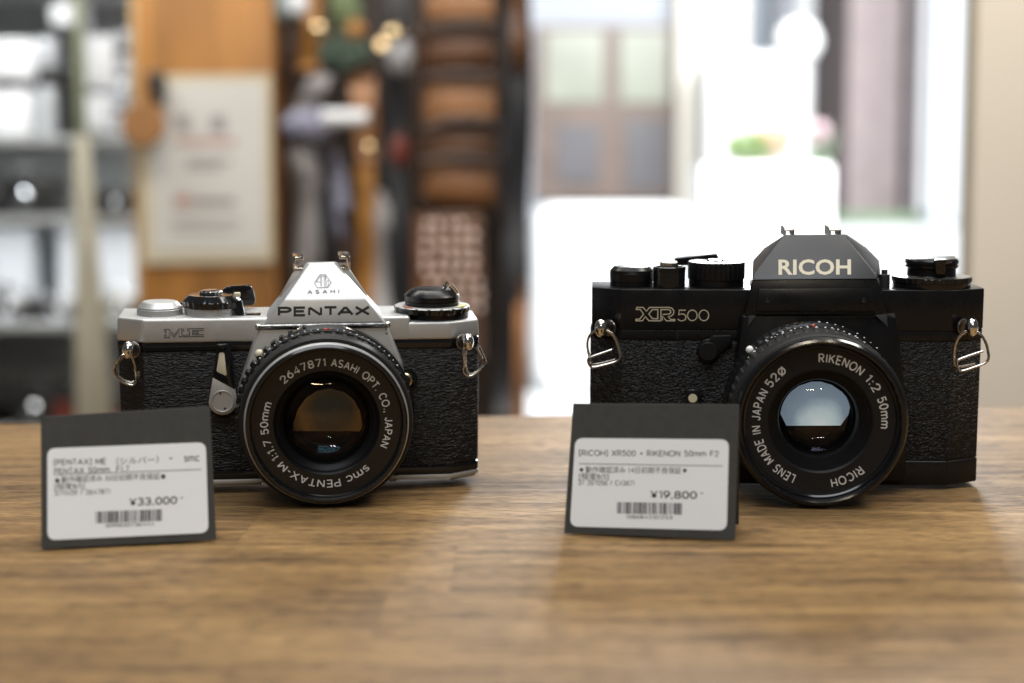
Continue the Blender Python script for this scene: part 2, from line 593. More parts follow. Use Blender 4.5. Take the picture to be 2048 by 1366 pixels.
def table_wood():
    m = bpy.data.materials.new('table_wood')
    nt, b = nodes(m)
    N = nt.nodes.new
    lk = nt.links.new
    tc = N('ShaderNodeTexCoord')
    sp = N('ShaderNodeSeparateXYZ')
    lk(tc.outputs['Object'], sp.inputs[0])

    def mth(op, a, bb=None, c=None):
        n = N('ShaderNodeMath')
        n.operation = op
        for i, v in enumerate((a, bb, c)):
            if v is None:
                continue
            if isinstance(v, (int, float)):
                n.inputs[i].default_value = v
            else:
                lk(v, n.inputs[i])
        return n.outputs[0]
    yb = mth('DIVIDE', mth('ADD', sp.outputs['Y'], 0.0125), 0.058)
    row = mth('FLOOR', yb)
    fy = mth('SUBTRACT', yb, row)
    wn = N('ShaderNodeTexWhiteNoise')
    wn.noise_dimensions = '1D'
    lk(row, wn.inputs['W'])
    xs = mth('ADD', mth('DIVIDE', sp.outputs['X'], 0.42), mth('MULTIPLY', wn.outputs['Value'], 7.0))
    colm = mth('FLOOR', xs)
    fx = mth('SUBTRACT', xs, colm)
    wn2 = N('ShaderNodeTexWhiteNoise')
    wn2.noise_dimensions = '2D'
    cv = N('ShaderNodeCombineXYZ')
    lk(row, cv.inputs[0])
    lk(colm, cv.inputs[1])
    lk(cv.outputs[0], wn2.inputs['Vector'])
    # grain coordinates, shifted per board
    gv = N('ShaderNodeCombineXYZ')
    lk(mth('ADD', mth('MULTIPLY', sp.outputs['X'], 13.0), mth('MULTIPLY', wn2.outputs['Value'], 40.0)), gv.inputs[0])
    lk(mth('MULTIPLY', sp.outputs['Y'], 110.0), gv.inputs[1])
    lk(mth('MULTIPLY', wn2.outputs['Value'], 13.0), gv.inputs[2])
    g1 = N('ShaderNodeTexNoise')
    g1.inputs['Scale'].default_value = 1.0
    g1.inputs['Detail'].default_value = 9
    g1.inputs['Roughness'].default_value = 0.62
    g1.inputs['Distortion'].default_value = 0.9
    lk(gv.outputs[0], g1.inputs['Vector'])
    gv2 = N('ShaderNodeCombineXYZ')
    lk(mth('MULTIPLY', sp.outputs['X'], 60.0), gv2.inputs[0])
    lk(mth('MULTIPLY', sp.outputs['Y'], 700.0), gv2.inputs[1])
    g2 = N('ShaderNodeTexNoise')
    g2.inputs['Scale'].default_value = 1.0
    g2.inputs['Detail'].default_value = 4
    g2.inputs['Roughness'].default_value = 0.7
    lk(gv2.outputs[0], g2.inputs['Vector'])
    gv3 = N('ShaderNodeCombineXYZ')
    lk(mth('MULTIPLY', sp.outputs['X'], 9.0), gv3.inputs[0])
    lk(mth('MULTIPLY', sp.outputs['Y'], 22.0), gv3.inputs[1])
    g3 = N('ShaderNodeTexNoise')
    g3.inputs['Scale'].default_value = 1.0
    g3.inputs['Detail'].default_value = 3
    lk(gv3.outputs[0], g3.inputs['Vector'])
    t = mth('ADD', mth('ADD', mth('MULTIPLY', g1.outputs['Fac'], 0.58), mth('MULTIPLY', g2.outputs['Fac'], 0.22)),
            mth('ADD', mth('MULTIPLY', g3.outputs['Fac'], 0.26), mth('MULTIPLY', mth('SUBTRACT', wn2.outputs['Value'], 0.5), 0.055)))
    rp = N('ShaderNodeValToRGB')
    cr = rp.color_ramp
    cr.elements[0].position = 0.40
    cr.elements[0].color = (0.072, 0.039, 0.016, 1)
    cr.elements[1].position = 0.70
    cr.elements[1].color = (0.405, 0.248, 0.098, 1)
    e = cr.elements.new(0.49)
    e.color = (0.170, 0.098, 0.038, 1)
    e = cr.elements.new(0.57)
    e.color = (0.262, 0.156, 0.060, 1)
    lk(t, rp.inputs[0])
    pv = N('ShaderNodeCombineXYZ')
    lk(mth('MULTIPLY', sp.outputs['X'], 150.0), pv.inputs[0])
    lk(mth('MULTIPLY', sp.outputs['Y'], 1150.0), pv.inputs[1])
    pn = N('ShaderNodeTexNoise')
    pn.inputs['Scale'].default_value = 1.0
    pn.inputs['Detail'].default_value = 2
    lk(pv.outputs[0], pn.inputs['Vector'])
    pores = N('ShaderNodeMapRange')
    pores.inputs['From Min'].default_value = 0.36
    pores.inputs['From Max'].default_value = 0.50
    pores.inputs['To Min'].default_value = 0.45
    pores.inputs['To Max'].default_value = 1.0
    lk(pn.outputs['Fac'], pores.inputs['Value'])
    # seams between boards
    d1 = mth('MULTIPLY', mth('MINIMUM', fy, mth('SUBTRACT', 1.0, fy)), 0.058)
    d2 = mth('MULTIPLY', mth('MINIMUM', fx, mth('SUBTRACT', 1.0, fx)), 0.42)
    dd = mth('MINIMUM', d1, d2)
    seam = N('ShaderNodeMapRange')
    seam.inputs['From Min'].default_value = 0.0
    seam.inputs['From Max'].default_value = 0.0006
    seam.inputs['To Min'].default_value = 0.86
    seam.inputs['To Max'].default_value = 1.0
    lk(dd, seam.inputs['Value'])
    mx = N('ShaderNodeMixRGB')
    mx.blend_type = 'MULTIPLY'
    mx.inputs[0].default_value = 1.0
    lk(rp.outputs[0], mx.inputs[1])
    lk(seam.outputs[0], mx.inputs[2])
    mx2 = N('ShaderNodeMixRGB')
    mx2.blend_type = 'MULTIPLY'
    mx2.inputs[0].default_value = 1.0
    lk(mx.outputs[0], mx2.inputs[1])
    lk(pores.outputs[0], mx2.inputs[2])
    lk(mx2.outputs[0], b.inputs['Base Color'])
    rr = N('ShaderNodeMapRange')
    rr.inputs['From Min'].default_value = 0.3
    rr.inputs['From Max'].default_value = 0.7
    rr.inputs['To Min'].default_value = 0.62
    rr.inputs['To Max'].default_value = 0.48
    lk(g1.outputs['Fac'], rr.inputs['Value'])
    lk(rr.outputs[0], b.inputs['Roughness'])
    b.inputs['Specular IOR Level'].default_value = 0.24
    bp = N('ShaderNodeBump')
    bp.inputs['Strength'].default_value = 0.8
    bp.inputs['Distance'].default_value = 0.0006
    hh = mth('ADD', mth('MULTIPLY', pores.outputs[0], 0.5), mth('MULTIPLY', g1.outputs['Fac'], 0.5))
    lk(hh, bp.inputs['Height'])
    lk(bp.outputs[0], b.inputs['Normal'])
    return m


M = {}
M['satin'] = mat('satin_chrome', (0.52, 0.525, 0.525), 0.48, 0.70, rvar=0.05, vscale=250, bump=0.00001, bscale=5000)
M['satin_rough'] = mat('satin_chrome_matt', (0.50, 0.50, 0.49), 0.48, 0.75, rvar=0.06, vscale=300, bump=0.00001, bscale=5000)
M['chrome'] = mat('polished_chrome', (0.72, 0.70, 0.67), 0.13, 1.0, rvar=0.05, vscale=400)
M['steel'] = mat('wire_steel', (0.55, 0.52, 0.48), 0.25, 1.0, rvar=0.08, vscale=300)
M['dull_steel'] = mat('dull_steel', (0.20, 0.19, 0.18), 0.30, 1.0, rvar=0.06, vscale=300)
M['brass'] = mat('worn_brass', (0.62, 0.52, 0.33), 0.25, 1.0)
M['black'] = mat('black_enamel', (0.006, 0.006, 0.007), 0.30, spec=0.32, rvar=0.06, vscale=180, bump=0.000004, bscale=2500)
M['black_gloss'] = mat('black_gloss_enamel', (0.008, 0.008, 0.009), 0.14, rvar=0.03, vscale=200)
M['black_matt'] = mat('black_matt_paint', (0.008, 0.008, 0.009), 0.46, spec=0.25, rvar=0.05, vscale=200, bump=0.000006, bscale=3000)
M['charcoal'] = mat('charcoal_paint', (0.026, 0.027, 0.030), 0.42, bump=0.000006, bscale=3500, rvar=0.04)
M['rubber'] = mat('dark_rubber', (0.011, 0.011, 0.012), 0.55, spec=0.28, bump=0.00002, bscale=1500)
M['inner'] = mat('lens_baffle_black', (0.005, 0.005, 0.006), 0.42, spec=0.15)
M['deep'] = mat('lens_inside_black', (0.002, 0.002, 0.002), 0.6, spec=0.03)
M['cream'] = mat('cream_enamel', (0.66, 0.61, 0.46), 0.40, var=0.06, vscale=300)
M['gold_print'] = mat('pale_gold_print', (0.56, 0.51, 0.38), 0.45)
M['white_print'] = mat('white_engraving_fill', (0.60, 0.61, 0.60), 0.5)
M['black_print'] = mat('black_engraving_fill', (0.018, 0.018, 0.018), 0.5)
M['grey_print'] = mat('grey_engraving_fill', (0.20, 0.20, 0.20), 0.5)
M['red_print'] = mat('red_engraving_fill', (0.60, 0.05, 0.025), 0.45)
M['orange_print'] = mat('orange_engraving_fill', (0.55, 0.13, 0.04), 0.45)
M['yellow_print'] = mat('yellow_engraving_fill', (0.70, 0.62, 0.20), 0.45)
M['leather_me'] = leather('wrinkled_leatherette', (0.006, 0.006, 0.007), (1.0, 1.0, 3.0), 330.0, 0.00060, 0.50, 'crease')
M['leather_xr'] = leather('pebbled_leatherette', (0.005, 0.005, 0.006), (1.0, 1.0, 1.75), 600.0, 0.00070, 0.48, 'pebble')
M['glass_front'] = glass('coated_lens_glass', (1.0, 0.80, 0.55), 0.02)
M['glass_front2'] = glass('coated_lens_glass_neutral', (1.0, 0.93, 0.85), 0.022)
M['glass_inner'] = glass('violet_coated_lens_glass', (0.72, 0.62, 1.0), 0.012)
M['card'] = mat('black_card_stock', (0.040, 0.040, 0.037), 0.72, var=0.12, vscale=400, bump=0.00003, bscale=1800)
M['sticker'] = mat('white_sticker_paper', (0.85, 0.88, 0.92), 0.55, bump=0.000008, bscale=1200)
M['ink'] = mat('printed_ink', (0.035, 0.035, 0.045), 0.6)
M['ink_light'] = mat('faded_printed_ink', (0.075, 0.075, 0.09), 0.6)
M['wood'] = table_wood()


def W(o):
    return o.matrix_world


# ------------------------------------------------------------------ table
t0 = on_table(0, 848)
t1 = on_table(1960, 815)
slope = (t1.y - t0.y) / (t1.x - t0.x)
tb = BM()
xl, xr = -0.75, 0.75
yl = t0.y + slope * (xl - t0.x)
yr = t0.y + slope * (xr - t0.x)
prism(tb, [(xl, 0.02, -0.035), (xr, 0.02, -0.035), (xr, yr, -0.035), (xl, yl, -0.035)],
      [(xl, 0.02, 0), (xr, 0.02, 0), (xr, yr, 0), (xl, yl, 0)], 0.002, 2)
table = empty('wooden_table', (0, 0.35, -0.75))
tag(table, 'brown wooden table under the two film cameras', 'table')
bmesh.ops.translate(tb, verts=tb.verts, vec=(0, -0.35, 0.75))
obj('tabletop', tb, M['wood'], table, smooth=0)
M['leg_wood'] = mat('table_leg_wood', (0.16, 0.09, 0.045), 0.5, var=0.3, vscale=30, stretch=(1, 1, 0.1))
for sx in (-0.68, 0.68):
    for sy in (-0.26, 0.28):
        b_ = BM()
        box(b_, sx - 0.03, sx + 0.03, sy - 0.03, sy + 0.03, 0, 0.714, 0.003)
        obj('leg', b_, M['leg_wood'], table)


# ------------------------------------------------------------------ a frame for each film camera (local millimetres: x right, y back, z up)
class Body:
    def __init__(self, name, px, py, yaw, tip, lift=0.0):
        P = on_table(px, py, lift)      # tipped forward on its lens, the front edge of the base just off the wood
        self.root = empty(name, P)
        self.M = Matrix.Translation(P) @ Matrix.Rotation(R(yaw), 4, 'Z') @ Matrix.Rotation(R(tip), 4, 'X')
        self.root.rotation_euler = self.M.to_euler()
        self.I = self.M.inverted()
        self.c = self.I @ CAM
        self.depth = (P - CAM).dot(FWD) * 1000

    def p(self, px, py, y):
        """photo pixel -> local point (mm) on the plane local y = const"""
        d = self.I.to_3x3() @ ray(px, py)
        k = (y * 0.001 - self.c.y) / d.y
        return (self.c + d * k) * 1000.0

    def xz(self, px, py, y):
        v = self.p(px, py, y)
        return (v.x, v.z)

    def on(self, px, py, P, N, lift=0.0):
        d = self.I.to_3x3() @ ray(px, py)
        c = self.c * 1000
        k = (P - c).dot(N) / d.dot(N)
        return c + d * k + N * lift

    def plane(self, A, B, C, lift):
        N = (B - A).cross(C - A).normalized()
        if N.y > 0:
            N = -N
        return lambda px, py: self.on(px, py, A, N, lift)

    def poly(self, pts, y):
        return [self.xz(x, z, y) for x, z in pts]

    def part(self, name, bm, m, parent=None, smooth=24):
        return obj(name, bm, m, parent or self.root, smooth, 0.001)

    def dial(self, bm, cxp, y, prof, n=72, mod=None):
        """turned knob on a vertical axis; prof = [(half width px, silhouette row px)] from bottom to top"""
        c = self.p(cxp, prof[0][1], y)
        pr = []
        for hw, py in prof:
            a = self.p(cxp - hw, py, y)
            b2 = self.p(cxp + hw, py, y)
            mid = self.p(cxp, py, y)
            pr.append((max((b2.x - a.x) / 2, 0.0), mid.z))
        pr = [(0, pr[0][1])] + pr + [(0, pr[-1][1])]
        lathe(bm, pr, (c.x, y, 0), (0, 0, 1), n, mod)
        return c.x, y, pr


def lens_ring(bm, prof, cx, cz, n=128, mod=None):
    lathe(bm, prof, (cx, 0, cz), (0, -1, 0), n, mod)


def cap_surface(bm, cx, cz, r, t_edge, sag, n=64, rings=10):
    """spherical cap facing the viewer (sag>0 bulges forward)"""
    Rr = (r * r + sag * sag) / (2 * abs(sag))
    prof = []
    for i in range(rings + 1):
        rr = r * (1 - i / rings)
        s = math.sqrt(max(Rr * Rr - rr * rr, 0)) - (Rr - abs(sag))
        prof.append((rr, t_edge + math.copysign(s, sag)))
    lens_ring(bm, prof, cx, cz, n)


# ================================================================== SILVER CAMERA
def silver_camera():
    B = Body('film_camera', 598, 969, 8.0, 3.6, 0.0026)
    tag(B.root, 'silver and black film camera beside the 33,000 yen card', 'camera', 'film cameras on the table')
    p, xz, part = B.p, B.xz, B.part
    zt = p(420, 637, 0).z            # top of the top plate
    zs = p(420, 685, 0).z            # top plate / black band
    zl1 = p(400, 702, 0).z
    zl0 = p(870, 931, 0).z
    zb1 = p(870, 949, 0).z
    xl, xr = p(232, 800, 6).x, p(963, 800, 6).x
    fl, fr = p(286, 700, 0).x, p(902, 700, 0).x

    def outline(g=0.0, back=27.0):
        return [(fl, -g), (fr, -g), (xr - 1.5 + g, 6.5 - g * 0.6), (xr - 1.2 + g, back), (xl + 1.2 - g, back), (xl + 1.5 - g, 6.5 - g * 0.6)]
    # body shell
    b = BM()
    plan(b, outline(-0.6), zb1, zs, 0.5)
    part('body', b, M['black'])
    b = BM()
    plan(b, [(xl - 0.3, 20), (xr + 0.6, 20), (xr + 0.6, 30), (xl - 0.3, 30)], zb1 + 0.3, zs - 0.2, 0.6)
    part('back_door', b, M['black'])
    # leatherette, wrapped round the front and the chamfers
    b = BM()
    plan(b, outline(0.0, 19.0), zl0, zl1, 0.25)
    part('leatherette', b, M['leather_me'])
    b = BM()
    plan(b, outline(0.35, 19.5), zl1 + 0.15, zs - 0.1, 0.2)
    part('upper_band', b, M['black_gloss'])
    b = BM()
    plan(b, outline(0.35, 19.5), zb1 + 0.25, zl0 - 0.15, 0.2)
    part('lower_band', b, M['black_gloss'])
    # base plate with two feet
    b = BM()
    plan(b, outline(0.45, 27), 0.9, zb1 + 0.15, 0.3)
    for xa, xb in ((fl - 2, p(560, 950, 0).x), (p(790, 950, 0).x, p(806, 950, 0).x), (p(900, 950, 0).x, fr + 1)):
        pass
    z = 0.0
    prism(b, [(xl + 2, 7, z), (fl + 0.4, 0.6, z), (p(525, 950, 0).x, 0.6, z), (p(532, 950, 0).x, 26, z), (xl + 2, 26, z)],
          [(xl + 2, 7, 2.0), (fl + 0.4, 0.1, 2.0), (p(515, 950, 0).x, 0.1, 2.0), (p(532, 950, 0).x, 26, 2.0), (xl + 2, 26, 2.0)], 0.2)
    prism(b, [(p(908, 950, 0).x, 0.9, z), (fr + 0.3, 0.9, z), (xr - 2, 7, z), (xr - 2, 26, z), (p(900, 950, 0).x, 26, z)],
          [(p(900, 950, 0).x, 0.1, 2.0), (fr + 0.1, 0.1, 2.0), (xr - 2, 7, 2.0), (xr - 2, 26, 2.0), (p(900, 950, 0).x, 26, 2.0)], 0.2)
    prism(b, [(p(778, 950, 0).x, 0.6, z), (p(792, 950, 0).x, 0.9, z), (p(792, 950, 0).x, 26, z), (p(778, 950, 0).x, 26, z)],
          [(p(778, 950, 0).x, 0.1, 2.0), (p(806, 950, 0).x, 0.1, 2.0), (p(806, 950, 0).x, 26, 2.0), (p(778, 950, 0).x, 26, 2.0)], 0.2)
    part('base_plate', b, M['satin'])
    # top plate (left part, right part a step lower round the film speed dial)
    b = BM()
    xs = p(820, 640, 0).x
    xs2 = p(828, 640, 0).x
    o = outline(0.6, 27.5)
    zr = p(870, 643.5, 0).z
    left = [(fl, -0.6), (xs, -0.6), (xs, 27.5), o[4], o[5]]
    prism(b, [(x, y, zs) for x, y in left], [(x + (0.4 if x < 0 and y > 1 else 0), y + 0.25, zt) for x, y in left], 0.9, 4)
    right = [(xs - 2, -0.55), (fr, -0.55), o[2], o[3], (xs - 2, 27.4)]
    prism(b, [(x, y, zs + 0.01) for x, y in right], [(x - (0.4 if y > 1 and x > xs else 0), y + 0.25, zr) for x, y in right], 0.9, 4)
    part('top_plate', b, M['satin'])
    # front apron round the lens mount
    b = BM()
    ap = B.poly([(517, 657), (772, 653), (800, 722), (812, 800), (800, 925), (505, 930), (478, 800), (482, 770)], -6)
    bk = B.poly([(513, 657), (777, 653), (806, 722), (818, 800), (806, 925), (499, 930), (472, 800), (476, 770)], 0)
    prism(b, [(x, 0.5, zz) for x, zz in bk], [(x, -6, zz) for x, zz in ap], 0.8, 3)
    part('mount_apron', b, M['satin'])
    # two small chips in the chrome beside the lens
    b = BM()
    for x, y, a_ in ((763, 653.6, 0.5), (773, 667.5, 0.6)):
        q = p(x, y, -6.05)
        box(b, q.x - 0.42, q.x + 0.42, -6.06, -5.9, q.z - 0.16, q.z + 0.16)
    part('paint_chip', b, M['black_print'])
    # chrome bar
    b = BM()
    a0, a1 = p(516, 654, -6.2), p(775, 649.5, -6.2)
    tube(b, [a0, a1], 0.85, 12)
    for q in (a0, a1):
        ball(b, q, 1.15, 14)
    box(b, a0.x, a1.x, -5.6, 4, a0.z - 0.7, a0.z + 0.7)
    part('trim_bar', b, M['chrome'])
    # pentaprism housing
    b = BM()
    A0, A1 = p(530, 648.5, -6), p(769, 644, -6)
    C0, C1 = p(568, 599, -4.6), p(732, 597.5, -4.6)
    T0 = p(619, 526, 6)
    T1 = B.plane(C0, C1, T0, 0)(667, 524.5)
    hull(b, [A0, A1, C0, C1, T0, T1, p(516, 652, 6), p(778, 648, 6), p(614, 524.5, 15), p(673, 523, 15),
             p(512, 648, 25), p(786, 646, 25), p(612, 530, 25), p(676, 528.5, 25)], 0.55, 3)
    part('prism_housing', b, M['satin'])
    b = BM()
    hull(b, [p(588, 540, 10), p(699, 538, 10), p(588, 540, 26), p(699, 538, 26), p(560, 590, 10), p(733, 588, 10), p(548, 640, 26), p(748, 636, 26), p(548, 640, 14), p(748, 636, 14)], 0.5, 2)
    part('shoe_base', b, M['satin_rough'])
    # accessory shoe rails: two small brackets with a slot
    b = BM()
    for x0, x1, ya, yb, inner in ((586, 607, 513.5, 540, 1), (677.5, 700, 511.5, 538.5, -1)):
        q0, q1 = p(x0, yb, 10), p(x1, ya, 10)
        xo = q0.x if inner > 0 else q1.x
        s = inner
        box(b, min(xo, xo + s * 0.8), max(xo, xo + s * 0.8), 9.5, 25, q0.z, q1.z - 0.05, 0.15)
        box(b, min(xo + s * 0.1, xo + s * 3.7), max(xo + s * 0.1, xo + s * 3.7), 9.5, 25, q1.z - 1.2, q1.z, 0.3)
        box(b, min(xo + s * 0.1, xo + s * 3.7), max(xo + s * 0.1, xo + s * 3.7), 9.6, 25, q0.z, q0.z + 0.7, 0.15)
    part('accessory_shoe', b, M['chrome'])
    # lettering on the prism
    low = B.plane(A0, A1, C0, 0.05)
    up = B.plane(C0, C1, T0, 0.16)
    b = BM()
    for ch, xa, xb in (('P', 558, 581), ('E', 589.5, 610), ('N', 618.5, 642), ('T', 649, 673), ('A', 676.5, 705), ('X', 711.5, 738)):
        stroke_px(b, ch, (xa, 631 - (xa - 558) * 0.0122), (xb, 631 - (xb - 558) * 0.0122), 15.2, low, thick=0.33, gap=0, widen=2.4 if ch not in 'AX' else 2.2)
    part('maker_lettering', b, M['black_print'], smooth=0)
    b = BM()
    stroke_px(b, 'ASAHI', (615.5, 587.5), (678, 586), 6.4, up, thick=0.19, gap=0.75)
    hexa = [(639.5, 549.5), (651, 549.3), (662.5, 565.5), (655.5, 575.2), (634.5, 575.6), (629, 566.5)]
    ribbon(b, hexa, 1.1, up, True)
    ribbon(b, [(632.5, 564.2), (640.5, 552.2), (651.5, 552), (652, 560)], 0.9, up)
    ribbon(b, [(634, 564.2), (640.5, 564.2)], 0.9, up)
    for x in (641.3, 643.5, 648.3, 650.5):
        ribbon(b, [(x, 552.5), (x, 572.8)], 1.0, up)
    ribbon(b, [(652.5, 572.6), (657.2, 572.4), (657.2, 562), (653.5, 562), (653.5, 570)], 0.9, up)
    part('emblem', b, M['grey_print'], smooth=0)
    # model lettering on the top plate
    fp = lambda px, py: p(px, py, -0.72)
    b = BM()
    k = lambda pts: [(260 + x / 7.314, 560 + y / 7.314) for x, y in pts]
    for st in ([(490, 722), (572, 722), (648, 806), (712, 718), (795, 717)],
               [(490, 746), (524, 746), (524, 816), (490, 817)],
               [(490, 841), (574, 839), (574, 757), (648, 838), (716, 752), (716, 829), (1082, 824)],
               [(795, 741), (757, 741), (757, 806), (868, 806), (868, 739), (832, 739)],
               [(832, 715), (1082, 708)],
               [(1082, 735), (913, 738), (913, 757), (998, 757), (998, 779), (913, 779), (913, 801), (1082, 799)]):
        ribbon(b, k(st), 1.15, fp)
    part('model_lettering', b, M['black_print'], smooth=0)
    # ---- left top controls
    yd = 12.5
    b = BM()
    B.dial(b, 320, yd, [(43, 640), (43, 628)])
    part('button_gasket', b, M['rubber'])
    b = BM()
    B.dial(b, 320, yd, [(45, 629.5), (46, 628.5), (46, 616.5), (45, 615.6), (43.5, 615.2), (44.6, 614), (44.4, 613), (35, 603), (33, 602.2), (26, 601.6), (0.5, 601.2)])
    part('winding_hub', b, M['satin'])
    b = BM()
    B.dial(b, 424.5, yd, [(54, 630.5), (55.5, 629), (55.5, 622), (54.6, 621.3), (55.5, 620.5), (55.5, 612.5), (54, 611)])
    part('dial_collar', b, M['satin'])
    b = BM()
    B.dial(b, 425.5, yd, [(56, 613), (59.5, 612.2), (60, 600.5), (58.5, 599), (46, 588.8), (42, 588.2)], 160,
           lambda th, i: 1 - (0.035 * (0.5 + 0.5 * math.cos(22 * th)) ** 2 if i in (2, 3) else 0))
    part('mode_dial', b, M['black_gloss'])
    b = BM()
    B.dial(b, 422, yd, [(21, 589), (23, 587.5), (23.5, 582.5), (22, 581.2)], 72, lambda th, i: 1 - (0.05 if math.sin(14 * th) > 0.3 else 0))
    B.dial(b, 422, yd, [(17, 582), (17, 580.2), (15, 579.4)])
    part('shutter_button', b, M['chrome'])
    b = BM()
    q = p(474, 588.5, 6)
    box(b, q.x - 1.0, q.x + 1.1, 4.6, 7, q.z - 0.9, q.z + 0.6, 0.2)
    part('dial_index', b, M['cream'])
    b = BM()
    q0, q1 = p(479, 630, 8), p(487, 601, 8)
    prism(b, [(q0.x - 1, 5, q0.z), (q0.x + 1.9, 6, q0.z), (q0.x + 1.9, 17, q0.z), (q0.x - 1, 17, q0.z)],
          [(q0.x - 2, 6.5, q1.z), (q0.x + 0.9, 7, q1.z), (q0.x + 0.9, 17, q1.z), (q0.x - 2, 17, q1.z)], 0.3)
    part('lock_lug', b, M['black_gloss'])
    # wind lever thumb rest
    b = BM()
    lv = [(440, 588), (446, 578), (458, 572.5), (478, 571.5), (494, 570.5), (502, 572), (507, 580), (511, 598), (510, 607), (505, 611.5), (492, 612), (470, 608), (448, 604)]
    f_ = [p(x, y, 21 + (x - 440) * 0.02) for x, y in lv]
    face = [(v.x, v.y, v.z) for v in f_]
    prism(b, [(x, y + 3.2, zz) for x, y, zz in face], face, 0.7, 3)
    box(b, p(360, 606, 22).x, p(445, 606, 22).x, 21, 24, p(400, 609, 22).z, p(400, 605, 22).z, 0.3)
    part('wind_lever', b, M['black_gloss'])
    b = BM()
    q0, q1 = p(489, 628, 8), p(522, 621, 14)
    box(b, q0.x, q1.x, 6, 12, zt - 0.3, zt + 0.15, 0.1)
    part('frame_counter', b, M['black_gloss'])
    # ---- right top controls
    b = BM()
    B.dial(b, 873, yd, [(61, 640), (62.5, 639), (64, 622)])
    part('rewind_collar', b, M['black'])
    b = BM()
    sc = lambda th, i: 1 - (0.045 * max(0.0, math.cos(18 * th)) ** 0.7 if i in (1, 2, 3) else 0)
    B.dial(b, 864, yd, [(66, 623), (73, 622), (75.5, 615.5), (75.5, 611)], 216, sc)
    part('film_speed_ring', b, M['black_gloss'])
    b = BM()
    B.dial(b, 864, yd, [(73.5, 611.4), (75.2, 610.7), (72, 609.6), (62, 608.8)], 216, lambda th, i: 1 - (0.045 * max(0.0, math.cos(18 * th)) ** 0.7 if i in (1, 2) else 0))
    part('film_speed_scale', b, M['satin'])
    zz = p(864, 609, yd).z
    c = p(864, 613, yd)
    b = BM()
    for k_ in range(5):
        a_ = R(208 + k_ * 5)
        q = Vector((c.x + 11.7 * math.cos(a_), yd + 11.7 * math.sin(a_), zz + 0.18))
        box(b, q.x - 0.35, q.x + 0.35, q.y - 0.6, q.y + 0.6, q.z - 0.05, q.z + 0.07)
    part('speed_numerals', b, M['orange_print'])
    b = BM()
    for a_ in (R(318), R(328), R(338), R(347)):
        q = Vector((c.x + 11.6 * math.cos(a_), yd + 11.6 * math.sin(a_), zz + 0.18))
        box(b, q.x - 0.9, q.x + 0.9, q.y - 0.9, q.y + 0.9, q.z - 0.05, q.z + 0.07)
    part('speed_marks', b, M['yellow_print'])
    b = BM()
    B.dial(b, 864, yd, [(50, 609.5), (54, 606.5), (54.5, 601), (53, 600.2), (54.5, 599.4), (55.5, 589.5), (54, 588), (42, 577.3), (40, 576.6)])
    part('rewind_knob', b, M['black'])
    b = BM()
    q = p(868, 577.4, yd)
    lathe(b, [(0, q.z - 0.1), (6.3, q.z - 0.1), (6.3, q.z + 0.12), (0, q.z + 0.12)], (p(858, 577, yd).x, yd, 0), (0, 0, 1), 48)
    tube(b, [p(886, 578, 10), p(893, 570, 9), p(897, 564.8, 9)], 0.8, 10)
    tube(b, [p(900, 570.5, 9), p(907, 577, 9), p(914, 587, 9)], 0.9, 10)
    part('rewind_crank', b, M['chrome'])
    # ---- self timer lever
    k = lambda pts: [(400 + x / 8.54, 680 + y / 8.54) for x, y in pts]
    b = BM()
    face_prism(b, B.poly(k([(282, 78), (455, 62), (530, 150), (562, 520), (602, 800), (600, 850), (220, 645), (212, 560), (240, 500), (262, 300)]), -3), -3.2, -0.2, 0.5, 2)
    q0, q1 = xz(433, 698, -4), xz(453, 688.5, -4)
    box(b, q0[0], q1[0], -4.4, -3, q0[1], q1[1], 0.5, 2)
    lev = part('self_timer_lever', b, M['black_gloss'])
    b = BM()
    face_prism(b, B.poly(k([(340, 214), (400, 216), (418, 240), (456, 590), (436, 612), (292, 545), (284, 520), (325, 235)]), -3.3), -3.35, -2.9, 0.1, 2)
    obj('cream_insert', b, M['cream'], lev, 24, 0.001)
    b = BM()
    cx, cz = xz(445.2, 803, -3)
    rr = 235 / 8.54 / (F / B.depth)
    arc = []
    ptsL = B.poly(k([(217, 640), (605, 845), (626, 990)]), -3)
    for i in range(15):
        a_ = R(100 + i * 11.8)
        arc.append((cx + rr * math.sin(a_), cz + rr * math.cos(a_)))
    face_prism(b, ptsL + arc, -2.9, -0.2, 0.35, 2)
    obj('lever_base', b, M['satin_rough'], lev, 24, 0.001)
    b = BM()
    lens_ring(b, [(0, 2.5), (4.1, 2.5), (3.75, 3.3), (3.45, 3.3), (3.3, 3.05), (0, 3.05)], cx, cz, 48)
    obj('pivot_cap', b, M['satin'], lev, 24, 0.001)
    b = BM()
    for x, y in ((347, 915), (425, 1170)):
        q = p(400 + x / 8.54, 680 + y / 8.54, -3.1)
        lens_ring(b, [(0, 3.12), (0.38, 3.12), (0, 3.13)], q.x, q.z, 12)
    obj('pin_hole', b, M['black_print'], lev, 24, 0.001)
    # ---- lens release
    b = BM()
    q = p(822, 760, -3)
    lathe(b, [(0, 0), (2.6, 0), (2.6, 2.6), (2.2, 3.0), (0, 3.2)], (q.x - 1.3, -1.0, q.z), (-0.35, -0.95, 0), 32)
    part('lens_release', b, M['brass'])
    b = BM()
    lathe(b, [(3.2, 0), (3.3, 1.4), (2.7, 1.4), (2.6, 0)], (q.x - 0.6, 0.2, q.z), (-0.2, -0.98, 0), 32)
    part('release_collar', b, M['black'])
